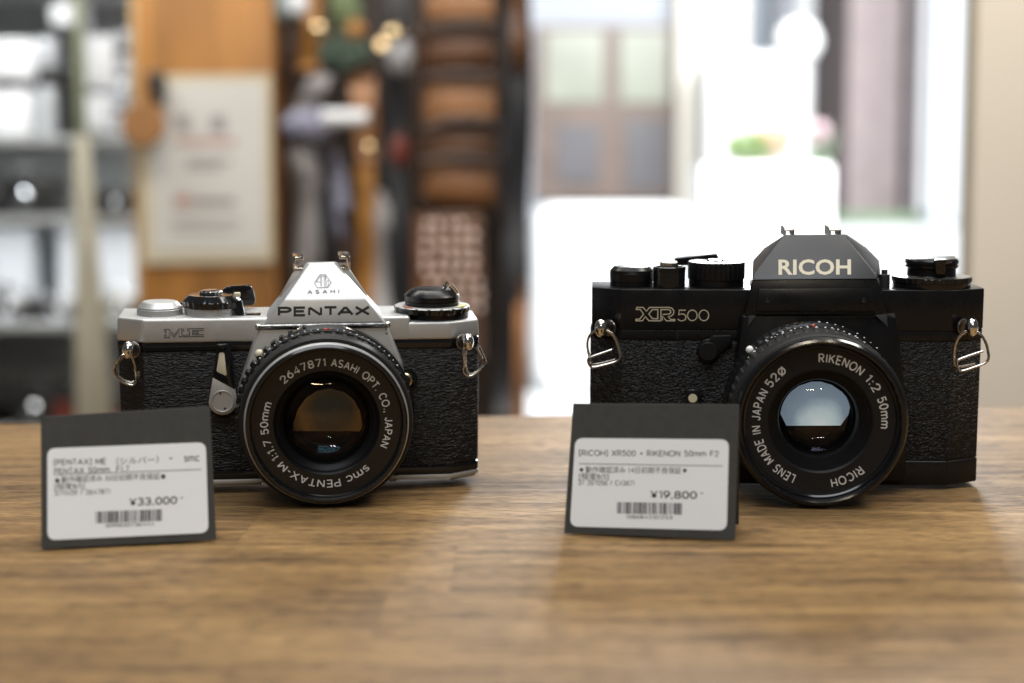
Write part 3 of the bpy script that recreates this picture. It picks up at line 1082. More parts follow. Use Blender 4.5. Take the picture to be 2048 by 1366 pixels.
    # ---- strap lugs and rings
    for side, (lx, ly), wires in (
            (-1, (256.5, 700), [[(262, 697, -4), (252, 706, -5), (240, 713, -5.5), (226.5, 735, -4), (233, 757, -3.5), (263, 772.5, -3.5), (272, 766, -3.5), (274, 748, -3.5), (270, 741, -4), (270.5, 732, -4), (262, 708, -5)],
                                [(258, 704, -3), (241, 717, -3), (230, 735, -2.5), (236, 753, -2.4), (262, 767, -2.4), (278, 758, -2.4), (278, 742, -2.4)]]),
            (1, (936, 684), [[(929, 690, -4), (926, 709, -5), (929, 733, -3.6), (925, 741, -3.6), (929, 749, -3.6), (943, 754, -3.6), (968, 733, -3), (972, 722, -3), (958, 693, -4)],
                             [(934, 690, -3.2), (930, 712, -3.2), (932, 744, -2.5), (946, 750, -2.5), (965, 731, -2.2), (967, 722, -2.2), (953, 696, -3)]])):
        b = BM()
        q = p(lx, ly, 2.0)
        nx = Vector((side * 0.35, -0.93, 0))
        fx = p(lx + 10 * (-side), ly - 2, 1.0)
        lathe(b, [(0, 0), (2.9, 0), (2.9, 0.35), (2.6, 0.55), (0, 0.55)], (fx.x, 0.2, fx.z), nx, 36)
        part('lug_plate', b, M['dull_steel'])
        b = BM()
        ball(b, p(lx - side * 1 + side * -0.0, ly, -3), 2.9, 28, (0.75, 0.95, 1.05))
        part('strap_lug', b, M['chrome'])
        b = BM()
        for wr in wires:
            tube(b, smooth_path([p(*v) for v in wr], 2), 0.42, 10)
        part('strap_ring', b, M['steel'])
    # ---- the lens
    LC = p(654, 850, -31)
    cx, cz = LC.x, LC.z
    b = BM()
    lens_ring(b, [(24, 0), (28.6, 5.5), (28.8, 8.5), (27, 8.6)], cx, cz)
    L = part('lens', b, M['black'])

    def sub(name, bm, m, smooth=24):
        return obj(name, bm, m, L, smooth, 0.001)

    def teeth(th, i):
        d = math.degrees(th) % 360
        if i in (1, 2) and (170 < d < 348):
            return 1.0 if (d / 6.4) % 1.0 > 0.42 else 0.967
        return 0.992 if i in (1, 2) else 1.0
    b = BM()
    lens_ring(b, [(27, 8.4), (30.0, 8.6), (30.0, 13.2), (29.0, 13.8), (28.8, 17.0), (28.0, 17.2)], cx, cz, 450, teeth)
    sub('aperture_ring', b, M['black'])
    b = BM()
    for i in range(26):
        a_ = R(-52 + i * 4.3)
        if i in (12, 13):
            continue
        q = Vector((cx + 29.0 * math.sin(a_), -14.6 - 0.35 * (i % 3), cz + 29.0 * math.cos(a_)))
        ball(b, q, 0.2 + 0.1 * (i % 2), 8, (1.3, 1, 1))
    sub('scale_marks', b, M['white_print'])
    b = BM()
    ball(b, (cx + 0.2, -14.6, cz + 29.0), 0.55, 10, (1.4, 1, 0.6))
    ball(b, (cx + 1.9, -14.7, cz + 28.95), 0.3, 8, (1.4, 1, 0.6))
    sub('index_mark', b, M['red_print'])
    b = BM()
    a_ = R(-46.5)
    ball(b, (cx + 29.9 * math.sin(a_), -12.0, cz + 29.9 * math.cos(a_)), 1.5, 18)
    sub('mounting_bead', b, M['cream'])

    def grip(th, i):
        if i in (1, 2):
            return 1.0 if (th * 24 / math.pi) % 1.0 > 0.5 else 0.985
        return 1.0
    b = BM()
    lens_ring(b, [(27.0, 16.9), (28.5, 17.0), (28.5, 20.6), (28.4, 20.9), (28.4, 26.5), (27.9, 28.0), (26.4, 28.2)], cx, cz, 384, grip)
    sub('focus_ring', b, M['rubber'])
    b = BM()
    for i in range(52):
        a_ = 2 * math.pi * (i + 0.5) / 52
        q = Vector((cx + 28.45 * math.sin(a_), -20.75, cz + 28.45 * math.cos(a_)))
        ball(b, q, 0.34, 8, (1, 1, 1))
    sub('grip_studs', b, M['charcoal'])
    b = BM()
    lens_ring(b, [(25.9, 27.8), (26.75, 28.2), (26.75, 29.4), (26.2, 29.7), (25.9, 29.5)], cx, cz, 160)
    sub('chrome_ring', b, M['satin'])
    b = BM()
    lens_ring(b, [(26.1, 29.3), (26.2, 31.0), (25.6, 31.5), (24.9, 31.4), (24.4, 30.4), (24.3, 28.6), (24.0, 28.4)], cx, cz, 160)
    sub('filter_ring', b, M['black_gloss'])
    b = BM()
    yn = 28.4
    lens_ring(b, [(24.2, yn + 0.1), (17.4, yn - 0.1), (17.2, yn - 0.4)], cx, cz, 128)
    sub('name_ring', b, mat('name_ring_black', (0.006, 0.006, 0.007), 0.22, spec=0.4, rvar=0.03, vscale=300))
    b = BM()
    stroke_ring(b, [('2647871', -45, -1), ('ASAHI OPT. CO., JAPAN', 5, 114), ('smc', 138.5, 161.5), ('PENTAX-M', 168.5, 229), ('1:1.7', 235, 254.5), ('50mm', 261, 291)],
                cx, cz, 20.2, -yn - 0.12, 2.3, 0.155, 0.32)
    sub('lens_lettering', b, M['white_print'], 0)
    b = BM()
    lens_ring(b, [(17.35, yn - 0.2), (16.9, yn - 0.5), (16.4, yn - 1.2), (16.3, yn - 1.6), (15.6, yn - 2.0), (14.5, yn - 3.4), (14.3, yn - 4.6)], cx, cz, 128)
    sub('front_bezel', b, M['inner'])
    b = BM()
    lens_ring(b, [(14.5, 24.2), (14.4, 20), (13.2, 19.5), (13.0, 12), (11.5, 11.6), (11.5, 7.5), (0, 7.5)], cx, cz, 96)
    sub('lens_barrel_inside', b, M['deep'])
    # focusing screen glimpsed through the lens, its backlight painted in as emission
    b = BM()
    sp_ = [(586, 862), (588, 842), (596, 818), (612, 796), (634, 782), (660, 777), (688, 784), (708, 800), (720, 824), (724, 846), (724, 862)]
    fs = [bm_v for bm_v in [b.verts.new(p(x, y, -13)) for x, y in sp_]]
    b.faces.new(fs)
    sub('focusing_screen', b, screen_glow_mat('silver_camera_screen_glow', [(0.0, (0.010, 0.010, 0.007)), (0.45, (0.014, 0.011, 0.006)), (0.75, (0.050, 0.023, 0.006)), (1.0, (0.020, 0.010, 0.004))], p(662, 822, -13), 13.5), 0)
    b = BM()
    cap_surface(b, cx, cz, 14.4, 23.9, 3.4)
    sub('front_element', b, M['glass_front'])
    b = BM()
    cap_surface(b, cx, cz, 12.6, 22.0, -3.7)
    sub('rear_element', b, M['glass_inner'])
    b = BM()
    cap_surface(b, cx, cz, 11.6, 16.0, 2.9)
    sub('middle_element', b, glass('amber_coated_lens_glass', (1.0, 0.50, 0.16), 0.02))
    b = BM()
    cap_surface(b, cx - 0.6, cz, 11.9, 20.5, -4.6)
    sub('inner_element', b, glass('teal_coated_lens_glass', (0.35, 0.80, 1.0), 0.007))
    return B


def screen_glow_mat(name, stops, spot, rad):
    """ground-glass screen whose backlight is painted as emission, varying outward from the spot (mm)"""
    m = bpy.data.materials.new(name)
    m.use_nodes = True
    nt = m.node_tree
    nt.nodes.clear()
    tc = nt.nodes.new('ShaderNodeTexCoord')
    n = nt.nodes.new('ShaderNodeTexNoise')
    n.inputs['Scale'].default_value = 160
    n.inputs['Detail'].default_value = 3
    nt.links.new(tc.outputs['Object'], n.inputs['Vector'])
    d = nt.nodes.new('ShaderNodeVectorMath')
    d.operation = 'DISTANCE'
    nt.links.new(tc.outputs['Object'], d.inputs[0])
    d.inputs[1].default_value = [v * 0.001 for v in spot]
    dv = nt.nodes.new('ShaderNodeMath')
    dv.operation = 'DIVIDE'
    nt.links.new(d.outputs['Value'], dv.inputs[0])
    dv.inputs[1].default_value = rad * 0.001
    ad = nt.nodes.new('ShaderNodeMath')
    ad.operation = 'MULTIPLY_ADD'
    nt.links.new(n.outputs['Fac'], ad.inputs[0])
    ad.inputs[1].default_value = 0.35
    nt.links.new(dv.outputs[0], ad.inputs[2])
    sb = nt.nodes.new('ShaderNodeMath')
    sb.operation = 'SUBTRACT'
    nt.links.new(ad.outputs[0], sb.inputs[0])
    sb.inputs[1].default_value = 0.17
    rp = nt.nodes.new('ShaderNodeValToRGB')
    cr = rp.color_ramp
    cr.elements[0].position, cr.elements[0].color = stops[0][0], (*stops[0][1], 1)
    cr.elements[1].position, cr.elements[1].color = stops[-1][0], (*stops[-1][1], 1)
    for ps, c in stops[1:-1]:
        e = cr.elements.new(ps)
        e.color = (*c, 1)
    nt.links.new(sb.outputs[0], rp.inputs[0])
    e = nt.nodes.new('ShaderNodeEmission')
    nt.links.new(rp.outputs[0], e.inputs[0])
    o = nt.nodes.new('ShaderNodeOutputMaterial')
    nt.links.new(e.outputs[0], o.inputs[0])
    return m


# ================================================================== BLACK CAMERA
def black_camera():
    B = Body('film_camera', 1570, 968, -3.0, 2.5, 0.0015)
    tag(B.root, 'all black film camera beside the 19,800 yen card', 'camera', 'film cameras on the table')
    p, xz, part = B.p, B.xz, B.part
    zt = p(1400, 579, 0).z
    zs = p(1400, 660, 0).z
    zl1 = p(1700, 682, 0).z
    zl0 = p(1850, 921, 0).z
    xl, xr = p(1184.5, 800, 7).x, p(1957.5, 800, 7).x
    fl, fr = p(1243, 640, 0).x, p(1904, 640, 0).x

    def outline(g=0.0, back=28.0):
        return [(fl, -g), (fr, -g), (xr + g, 7.0 - g * 0.6), (xr + g, back), (xl - g, back), (xl - g, 7.0 - g * 0.6)]
    b = BM()
    plan(b, outline(-0.3, 27), 0.8, zs, 0.4)
    part('body', b, M['black_matt'])
    b = BM()
    plan(b, [(xl - 0.9, 22), (xr + 0.5, 22), (xr + 0.5, 31), (xl - 0.9, 31)], 6, p(1190, 653, 22).z, 0.5)
    part('back_door', b, M['black'])
    b = BM()
    plan(b, outline(0.0, 21.0), zl0, zl1, 0.25)
    part('leatherette', b, M['leather_xr'])
    # strip between leather and top cover, with the step at its middle
    b = BM()
    plan(b, outline(0.15, 27), zl1 + 0.1, zs - 0.12, 0.15)
    part('upper_band', b, M['black'])
    # bottom cover
    b = BM()
    plan(b, outline(0.25, 27.5), 0.0, zl0 - 0.12, 0.7, 3)
    part('base_plate', b, M['black'])
    # top cover
    b = BM()
    plan(b, outline(0.35, 28.4), zs, zt, 0.35, 3)
    part('top_plate', b, M['black'])
    # apron round the lens mount
    b = BM()
    apf = B.poly([(1486, 634), (1508, 628), (1772, 627), (1791, 636), (1800, 690), (1812, 800), (1812, 962), (1470, 964), (1468, 800), (1478, 690)], -7)
    prism(b, [(x + (0.6 if x > 5 else -0.6), 0.5, z) for x, z in apf], [(x, -7, z) for x, z in apf], 0.6, 2)
    part('mount_apron', b, M['black'])
    # facets at the apron shoulders
    b = BM()
    hull(b, [p(1750, 630, -8.4), p(1790, 626, -6), p(1794, 672, -6), p(1756, 630, -6)], 0.1)
    hull(b, [p(1512, 632, -8.2), p(1487, 630, -6), p(1481, 672, -6), p(1508, 632, -6)], 0.1)
    hull(b, [p(1510, 628, -8.6), p(1752, 627, -8.6), p(1512, 634, -6.5), p(1750, 633, -6.5), p(1510, 628, -5.5), p(1752, 627, -5.5)], 0.1)
    part('apron_shoulder', b, M['charcoal'])
    # prism base
    b = BM()
    hull(b, [p(1507, 559, -5.9), p(1754, 556.5, -5.9), p(1490, 631, -7), p(1776, 630, -7), p(1500, 559, 26), p(1768, 557, 26), p(1488, 632, 26), p(1784, 630, 26)], 0.12, 2)
    part('prism_base', b, M['black'])
    b = BM()
    pl = B.plane(p(1507, 559, -5.9), p(1754, 556.5, -5.9), p(1490, 631, -7), 0)
    fr_ = [(1517, 577), (1743, 576), (1752, 622), (1511, 623)]
    f0 = [pl(*v) for v in fr_]
    prism(b, [v + Vector((0, 0.4, 0)) for v in f0], [v + Vector((0, -0.55, 0)) for v in f0], 0.3, 2)
    part('front_plate', b, M['black'])
    for sx in (1534.5, 1726.5):
        b = BM()
        q = pl(sx, 601)
        lathe(b, [(0, 0.6), (1.05, 0.6), (0.9, 0.85), (0, 0.9)], (q.x, q.y, q.z), (0, -1, 0), 24)
        s_ = part('screw', b, M['black_gloss'])
        b = BM()
        box(b, q.x - 0.65, q.x + 0.65, q.y - 0.95, q.y - 0.8, q.z - 0.13, q.z + 0.13)
        box(b, q.x - 0.13, q.x + 0.13, q.y - 0.96, q.y - 0.8, q.z - 0.65, q.z + 0.65)
        obj('screw_slot', b, M['charcoal'], s_, 35, 0.001)
    # prism housing
    b = BM()
    A0, A1 = p(1507, 559.5, -6.6), p(1753.5, 557.5, -6.6)
    T0, T1 = p(1570, 469.3, 5.5), p(1687, 468.4, 5.5)
    pf = B.plane(A0, A1, T0, 0.0)
    hull(b, [A0, A1, pf(1508, 548), pf(1752.5, 547), pf(1566, 472.5), pf(1690, 471.5), T0, T1,
             p(1505.5, 521, 14), p(1758, 521, 14), p(1504, 559, 26), p(1762, 557, 26), p(1528, 495.5, 21), p(1733, 495.5, 21),
             p(1507, 523, 27), p(1756, 523, 27), p(1568, 470, 14), p(1694, 469, 14), p(1570, 472, 27), p(1692, 471, 27)], 0.22, 2)
    part('prism_housing', b, M['charcoal'])
    pf2 = B.plane(A0, A1, T0, 0.06)
    b = BM()
    text_px(b, 'RICOH', (1557, 548.8), (1702, 548.2), 29, pf2, bold=0.026, spacing=1.02)
    part('maker_lettering', b, M['gold_print'], smooth=0)
    # shoe rails
    b = BM()
    for x0, x1 in ((1567, 1590), (1656.5, 1683)):
        f0 = [p(x0, 452.5, 9), p(x1 - 2, 451.5, 9), p(x1, 459, 6), p(x0 + 2.5, 460, 6)]
        prism(b, [v + Vector((0, 0, -0.55)) for v in f0], f0, 0.15)
        q0, q1 = p(x0 + 2.5, 469, 7), p(x0 + 5.5, 460, 7)
        box(b, q0.x, q1.x, 6.6, 20, q0.z - 0.6, q1.z + 0.3)
        q0, q1 = p(x1 - 3, 469, 7), p(x1 - 0.5, 460, 7)
        box(b, q0.x, q1.x, 6.6, 20, q0.z - 0.6, q1.z + 0.3)
        q0, q1 = p(x0 + 2.5, 460, 8), p(x1 - 0.5, 455, 8)
        box(b, q0.x, q1.x, 8.8, 21, q1.z - 0.4, q1.z + 0.25)
    part('accessory_shoe', b, M['satin'])
    # model lettering
    fp = lambda px, py: p(px, py, -0.45)
    k = lambda pts: [(1170 + x / 5.851, 540 + y / 5.851) for x, y in pts]
    b = BM()
    for st, cl in (([(600, 438), (682, 438), (718, 484), (754, 438), (980, 438), (1018, 447), (1040, 478), (1036, 512), (1012, 538), (972, 545), (1004, 579), (1050, 579), (1050, 594), (952, 594), (905, 538), (905, 592)], False),
                   ([(889, 594), (748, 594), (706, 546), (672, 594), (596, 594), (596, 576), (640, 576), (686, 517), (646, 461), (600, 461), (600, 447)], False),
                   ([(746, 515), (790, 463), (852, 463), (852, 570), (790, 570)], True),
                   ([(889, 585), (889, 463), (975, 463), (998, 472), (1004, 495), (990, 515), (910, 520)], False),
                   ([(1180, 470), (1104, 470), (1096, 526), (1130, 512), (1164, 520), (1184, 548), (1172, 582), (1134, 596), (1104, 590), (1086, 572)], False)):
        ribbon(b, k(st), 2.0 if st[0][0] != 1180 else 1.9, fp, cl)
    for ex in (1256, 1391):
        ribbon(b, k([(ex + 56 * math.cos(2 * math.pi * i / 32), 531 + 62 * math.sin(2 * math.pi * i / 32)) for i in range(32)]), 1.9, fp, True)
    part('model_lettering', b, M['gold_print'], smooth=0)
    # seam lines on the band
    b = BM()
    q = p(1355, 672, -0.2)
    box(b, q.x - 0.12, q.x + 0.12, -0.3, 0, zl1 + 0.2, zs - 0.1)
    part('band_seam', b, M['charcoal'])
    # ---- top controls, left to right
    yd = 13
    b = BM()
    B.dial(b, 1263, yd, [(43, 577), (43, 563), (42, 562), (43.6, 561), (44, 545), (43.5, 544), (44, 543.2), (43, 539), (35.5, 532), (34, 531.6), (18, 531.2), (17.5, 532.0), (0.5, 532.4)])
    part('counter_knob', b, M['black'])
    b = BM()
    B.dial(b, 1338, 8, [(33, 580), (32, 578), (32, 541), (32.8, 540), (32.8, 533.5), (31.5, 532.6), (27, 532.8), (26, 536)])
    part('shutter_collar', b, M['black_gloss'])
    b = BM()
    B.dial(b, 1337.5, 8, [(18, 537), (18, 524.5), (17, 523.4), (8, 523.3), (7, 524.2), (0.4, 524.4)], 10)
    part('shutter_button', b, M['steel'])
    b = BM()
    B.dial(b, 1432, yd, [(54, 579), (55, 577), (55, 557), (57, 556), (57.2, 525), (56, 522.5), (53, 522)], 216,
           lambda th, i: 1 - (0.022 * max(0.0, math.cos(30 * th)) ** 2 if i in (4, 5, 6) else 0))
    part('speed_dial', b, M['black'])
    b = BM()
    B.dial(b, 1431, yd, [(18.5, 523), (18, 521), (15, 518.5), (8, 517.5)])
    part('dial_hub', b, M['chrome'])
    b = BM()
    lv = [p(1350, 517, 24), p(1434, 507, 22), p(1437, 514, 22), p(1438, 528, 24), p(1350, 532, 26)]
    prism(b, [v + Vector((0, 4.5, 0)) for v in lv], lv, 0.3)
    part('wind_lever', b, M['charcoal'])
    # right
    b = BM()
    B.dial(b, 1768, 9, [(11, 576), (11, 549), (10.4, 548), (6.2, 547.8), (6, 540), (5.4, 538.8)], 32)
    part('cable_pin', b, M['charcoal'])
    b = BM()
    B.dial(b, 1862.5, yd, [(76, 577), (76.5, 575.5), (77, 562), (79, 561), (79.2, 553), (78.6, 552)], 216,
           lambda th, i: 1 - (0.018 * max(0.0, math.cos(34 * th)) ** 2 if i in (4, 5) else 0))
    part('film_speed_ring', b, M['black_gloss'])
    b = BM()
    B.dial(b, 1862.5, yd, [(76, 552.5), (76.5, 551.4), (69, 550.6)])
    part('film_speed_scale', b, mat('scale_plate', (0.10, 0.098, 0.09), 0.3, 0.6))
    b = BM()
    B.dial(b, 1862.5, yd, [(50, 552), (48, 549.5), (47.5, 536), (52, 533), (52.4, 529), (50, 528), (50, 526.5), (52.6, 525.5), (52.6, 520), (50, 516.6), (44, 514.2), (30, 513.2), (0.5, 513)])
    part('rewind_knob', b, M['black'])
    b = BM()
    q = p(1880, 515, yd)
    lv = [(1858, 511, 24), (1868, 509, 24), (1909, 511.5, 20), (1914, 517, 10), (1892, 520, 0), (1872, 520, 0)]
    f0 = [p(*v) for v in lv]
    prism(b, [v + Vector((0, 0, -1.4)) for v in f0], f0, 0.3)
    f0 = [p(1870, 520, -0.5), p(1893, 520, -0.5), p(1891, 549, 0.5), p(1872, 549, 0.5)]
    prism(b, [v + Vector((0, 2.5, 0)) for v in f0], f0, 0.4)
    part('rewind_crank', b, M['black_gloss'])
    # ---- front details
    b = BM()
    tabp = [(1464, 670), (1464, 690)] + [(1417 + 23.5 * math.cos(R(a_)), 702 - 24 * math.sin(R(a_))) for a_ in range(0, -271, -15)][1:] + [(1425, 671)]
    face_prism(b, B.poly(tabp, -1.5), -1.6, 0.4, 0.5, 3)
    part('button_pad', b, M['black'])
    b = BM()
    q = p(1416.5, 703, -2)
    lens_ring(b, [(0, 1.2), (3.4, 1.2), (3.3, 2.2), (3.0, 2.5), (0, 2.5)], q.x, q.z, 48)
    part('preview_button', b, M['black_matt'])
    b = BM()
    q0, q1 = xz(1370, 820, -1), xz(1403, 778, -1)
    box(b, q0[0], q1[0], -2.2, 0.3, q0[1], q1[1], 0.5, 2)
    part('self_timer_lever', b, M['black_gloss'])
    b = BM()
    q = p(1385.5, 796.5, -2.3)
    lens_ring(b, [(0, 2.0), (1.55, 2.0), (1.5, 2.45), (0, 2.5)], q.x, q.z, 28)
    part('cream_dot', b, M['cream'])
    # ---- strap lugs and D rings
    s6 = lambda x, y, d: p(1160 + x / 9.107, 630 + y / 9.107, d)
    s7 = lambda x, y, d: p(1880 + x / 10.508, 630 + y / 10.508, d)
    for fn, path, fl_c, lug_c, nx in (
            (s6, [(585, 632, -5.2), (420, 690, -5.2), (168, 776, -5.2), (140, 822, -5.2), (168, 920, -5.2), (232, 960, -5.2), (420, 918, -5.2), (684, 848, -5.2), (748, 770, -5.2), (735, 690, -5), (692, 520, -4.8), (608, 350, -4.5), (500, 285, -4.2), (400, 255, -4), (300, 275, -4), (165, 365, -3.6), (125, 520, -3.4), (158, 730, -3.4), (218, 900, -3.4), (300, 905, -3.4), (640, 815, -3.4)],
             (530, 232), (385, 240), (-0.5, -0.86, 0)),
            (s7, [(905, 757, -5.2), (700, 825, -5.2), (396, 930, -5.2), (345, 990, -5.2), (392, 1150, -5.2), (450, 1188, -5.2), (700, 1105, -5.2), (955, 1015, -5.2), (1035, 920, -5.2), (1010, 760, -5), (975, 600, -4.8), (880, 425, -4.5), (770, 350, -4.2), (650, 320, -4), (530, 345, -4), (400, 450, -3.6), (310, 620, -3.4), (288, 900, -3.4), (318, 1085, -3.4), (440, 1095, -3.4), (740, 1028, -3.4)],
             (490, 250), (660, 260), (0.5, -0.86, 0))):
        b = BM()
        f_c = fn(*fl_c, 0.6)
        lathe(b, [(0, 0), (2.9, 0), (2.9, 0.35), (2.6, 0.55), (0, 0.55)], (f_c.x, 0.8, f_c.z), nx, 36)
        part('lug_plate', b, M['dull_steel'])
        b = BM()
        ball(b, fn(*lug_c, -3.2), 2.9, 28, (0.78, 0.9, 1.12))
        part('strap_lug', b, M['chrome'])
        b = BM()
        tube(b, smooth_path([fn(*v) for v in path], 2), 0.48, 10)
        part('strap_ring', b, M['steel'])
    # ---- the lens
    LC = p(1643, 846, -37)
    cx, cz = LC.x, LC.z
    b = BM()
    lens_ring(b, [(25, 5), (29.5, 7), (29.7, 10.2), (28.6, 10.6)], cx, cz)
    L = part('lens', b, M['black'])

    def sub(name, bm, m, smooth=24):
        return obj(name, bm, m, L, smooth, 0.001)
    b = BM()
    lens_ring(b, [(28.0, 10.4), (29.9, 10.6), (29.9, 14.4), (29.0, 14.9), (28.8, 19.0), (28.2, 19.2)], cx, cz, 360,
              lambda th, i: 1 - (0.012 if i in (1, 2) and (math.degrees(th) % 360) > 180 and (th * 36) % math.pi > 1.5 else 0))
    sub('aperture_ring', b, M['black'])
    b = BM()
    for a0, rr, yy, n_, sz in ((-1.5, 29.9, -12.4, 10, 0.34), (-42, 28.9, -16.6, 18, 0.34), (-50, 28.75, -18.6, 16, 0.42)):
        st = {10: 5.2, 18: 4.1, 16: 5.6}[n_]
        for i in range(n_):
            if (i * 7 + n_) % 5 == 0:
                continue
            a_ = R(a0 + i * st)
            q = Vector((cx + rr * math.sin(a_), yy - 0.15 * (i % 2), cz + rr * math.cos(a_)))
            ball(b, q, sz * (0.8 + 0.4 * ((i * 3) % 4) / 3), 8, (1.1, 1, 0.8))
    sub('scale_marks', b, M['white_print'])
    b = BM()
    ball(b, (cx - 0.6, -16.6, cz + 29.0), 0.75, 10, (0.8, 1, 0.9))
    sub('index_mark', b, M['red_print'])
    b = BM()
    a_ = R(-46)
    ball(b, (cx + 29.4 * math.sin(a_), -14.0, cz + 29.4 * math.cos(a_)), 1.45, 18)
    sub('mounting_bead', b, mat('white_bead', (0.78, 0.78, 0.76), 0.3))

    def grip(th, i):
        if i in (1, 2):
            return 1.0 if (th * 28 / math.pi) % 1.0 > 0.5 else 0.988
        return 1.0
    b = BM()
    lens_ring(b, [(27.8, 19.0), (29.0, 19.2), (29.0, 26.5), (28.7, 27.0), (28.6, 33.5), (28.0, 34.2), (27.2, 34.3)], cx, cz, 448, grip)
    sub('focus_ring', b, M['rubber'])
    b = BM()
    lens_ring(b, [(27.3, 34.0), (27.9, 34.6), (27.9, 36.4), (27.3, 37.2), (26.5, 37.5), (25.9, 37.2), (25.5, 36.4), (25.3, 35.8), (24.9, 35.9), (24.4, 35.5), (24.2, 34.6)], cx, cz, 160)
    sub('filter_ring', b, M['black_gloss'])
    yn = 34.5
    b = BM()
    lens_ring(b, [(24.4, yn + 0.15), (23.9, yn), (17.2, yn), (16.6, yn - 0.4)], cx, cz, 128)
    sub('name_ring', b, M['black_matt'])
    b = BM()
    stroke_ring(b, [('RIKENON', -2.5, 38.5), ('1:2', 45.5, 60), ('50mm', 67.5, 95.5), ('RICOH', 139, 168.5), ('LENS MADE IN JAPAN', 203, 299), ('52\u00d8', 304.5, 325)],
                cx, cz, 20.9, -yn - 0.06, 2.6, 0.17, 0.36)
    sub('lens_lettering', b, M['white_print'], 0)
    b = BM()
    prof = [(16.8, yn - 0.3)]
    r_, t_ = 16.4, yn - 0.8
    for i in range(9):                       # stepped baffle
        prof += [(r_, t_), (r_ - 0.28, t_ - 0.05)]
        r_ -= 0.36
        t_ -= 0.55
    prof += [(12.9, t_ - 0.4), (12.6, t_ - 1.6)]
    lens_ring(b, prof, cx, cz, 128)
    sub('front_bezel', b, M['inner'])
    b = BM()
    lens_ring(b, [(12.8, 27.8), (12.6, 26), (11.9, 25.6), (11.7, 15), (11.4, 8), (0, 8)], cx, cz, 96)
    sub('lens_barrel_inside', b, M['deep'])
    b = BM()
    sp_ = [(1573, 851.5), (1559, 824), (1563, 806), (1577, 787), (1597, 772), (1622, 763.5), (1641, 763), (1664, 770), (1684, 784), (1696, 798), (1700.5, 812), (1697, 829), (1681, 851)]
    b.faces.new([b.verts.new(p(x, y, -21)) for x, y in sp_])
    sub('focusing_screen', b, screen_glow_mat('black_camera_screen_glow', [(0.0, (0.44, 0.49, 0.48)), (0.35, (0.32, 0.385, 0.40)), (0.62, (0.15, 0.195, 0.235)), (1.0, (0.115, 0.15, 0.185))], p(1640, 850, -21), 15.5), 0)  # screen glows by painted emission, no lamp behind it
    b = BM()
    cap_surface(b, cx, cz, 12.7, 27.6, 3.3)
    sub('front_element', b, M['glass_front2'])
    b = BM()
    cap_surface(b, cx, cz, 11.7, 25.2, -3.8)
    sub('rear_element', b, M['glass_inner'])
    b = BM()
    cap_surface(b, cx, cz, 11.5, 22.5, 1.9)
    sub('middle_element', b, glass('pale_coated_lens_glass', (1.0, 0.85, 0.65), 0.012))
    return B


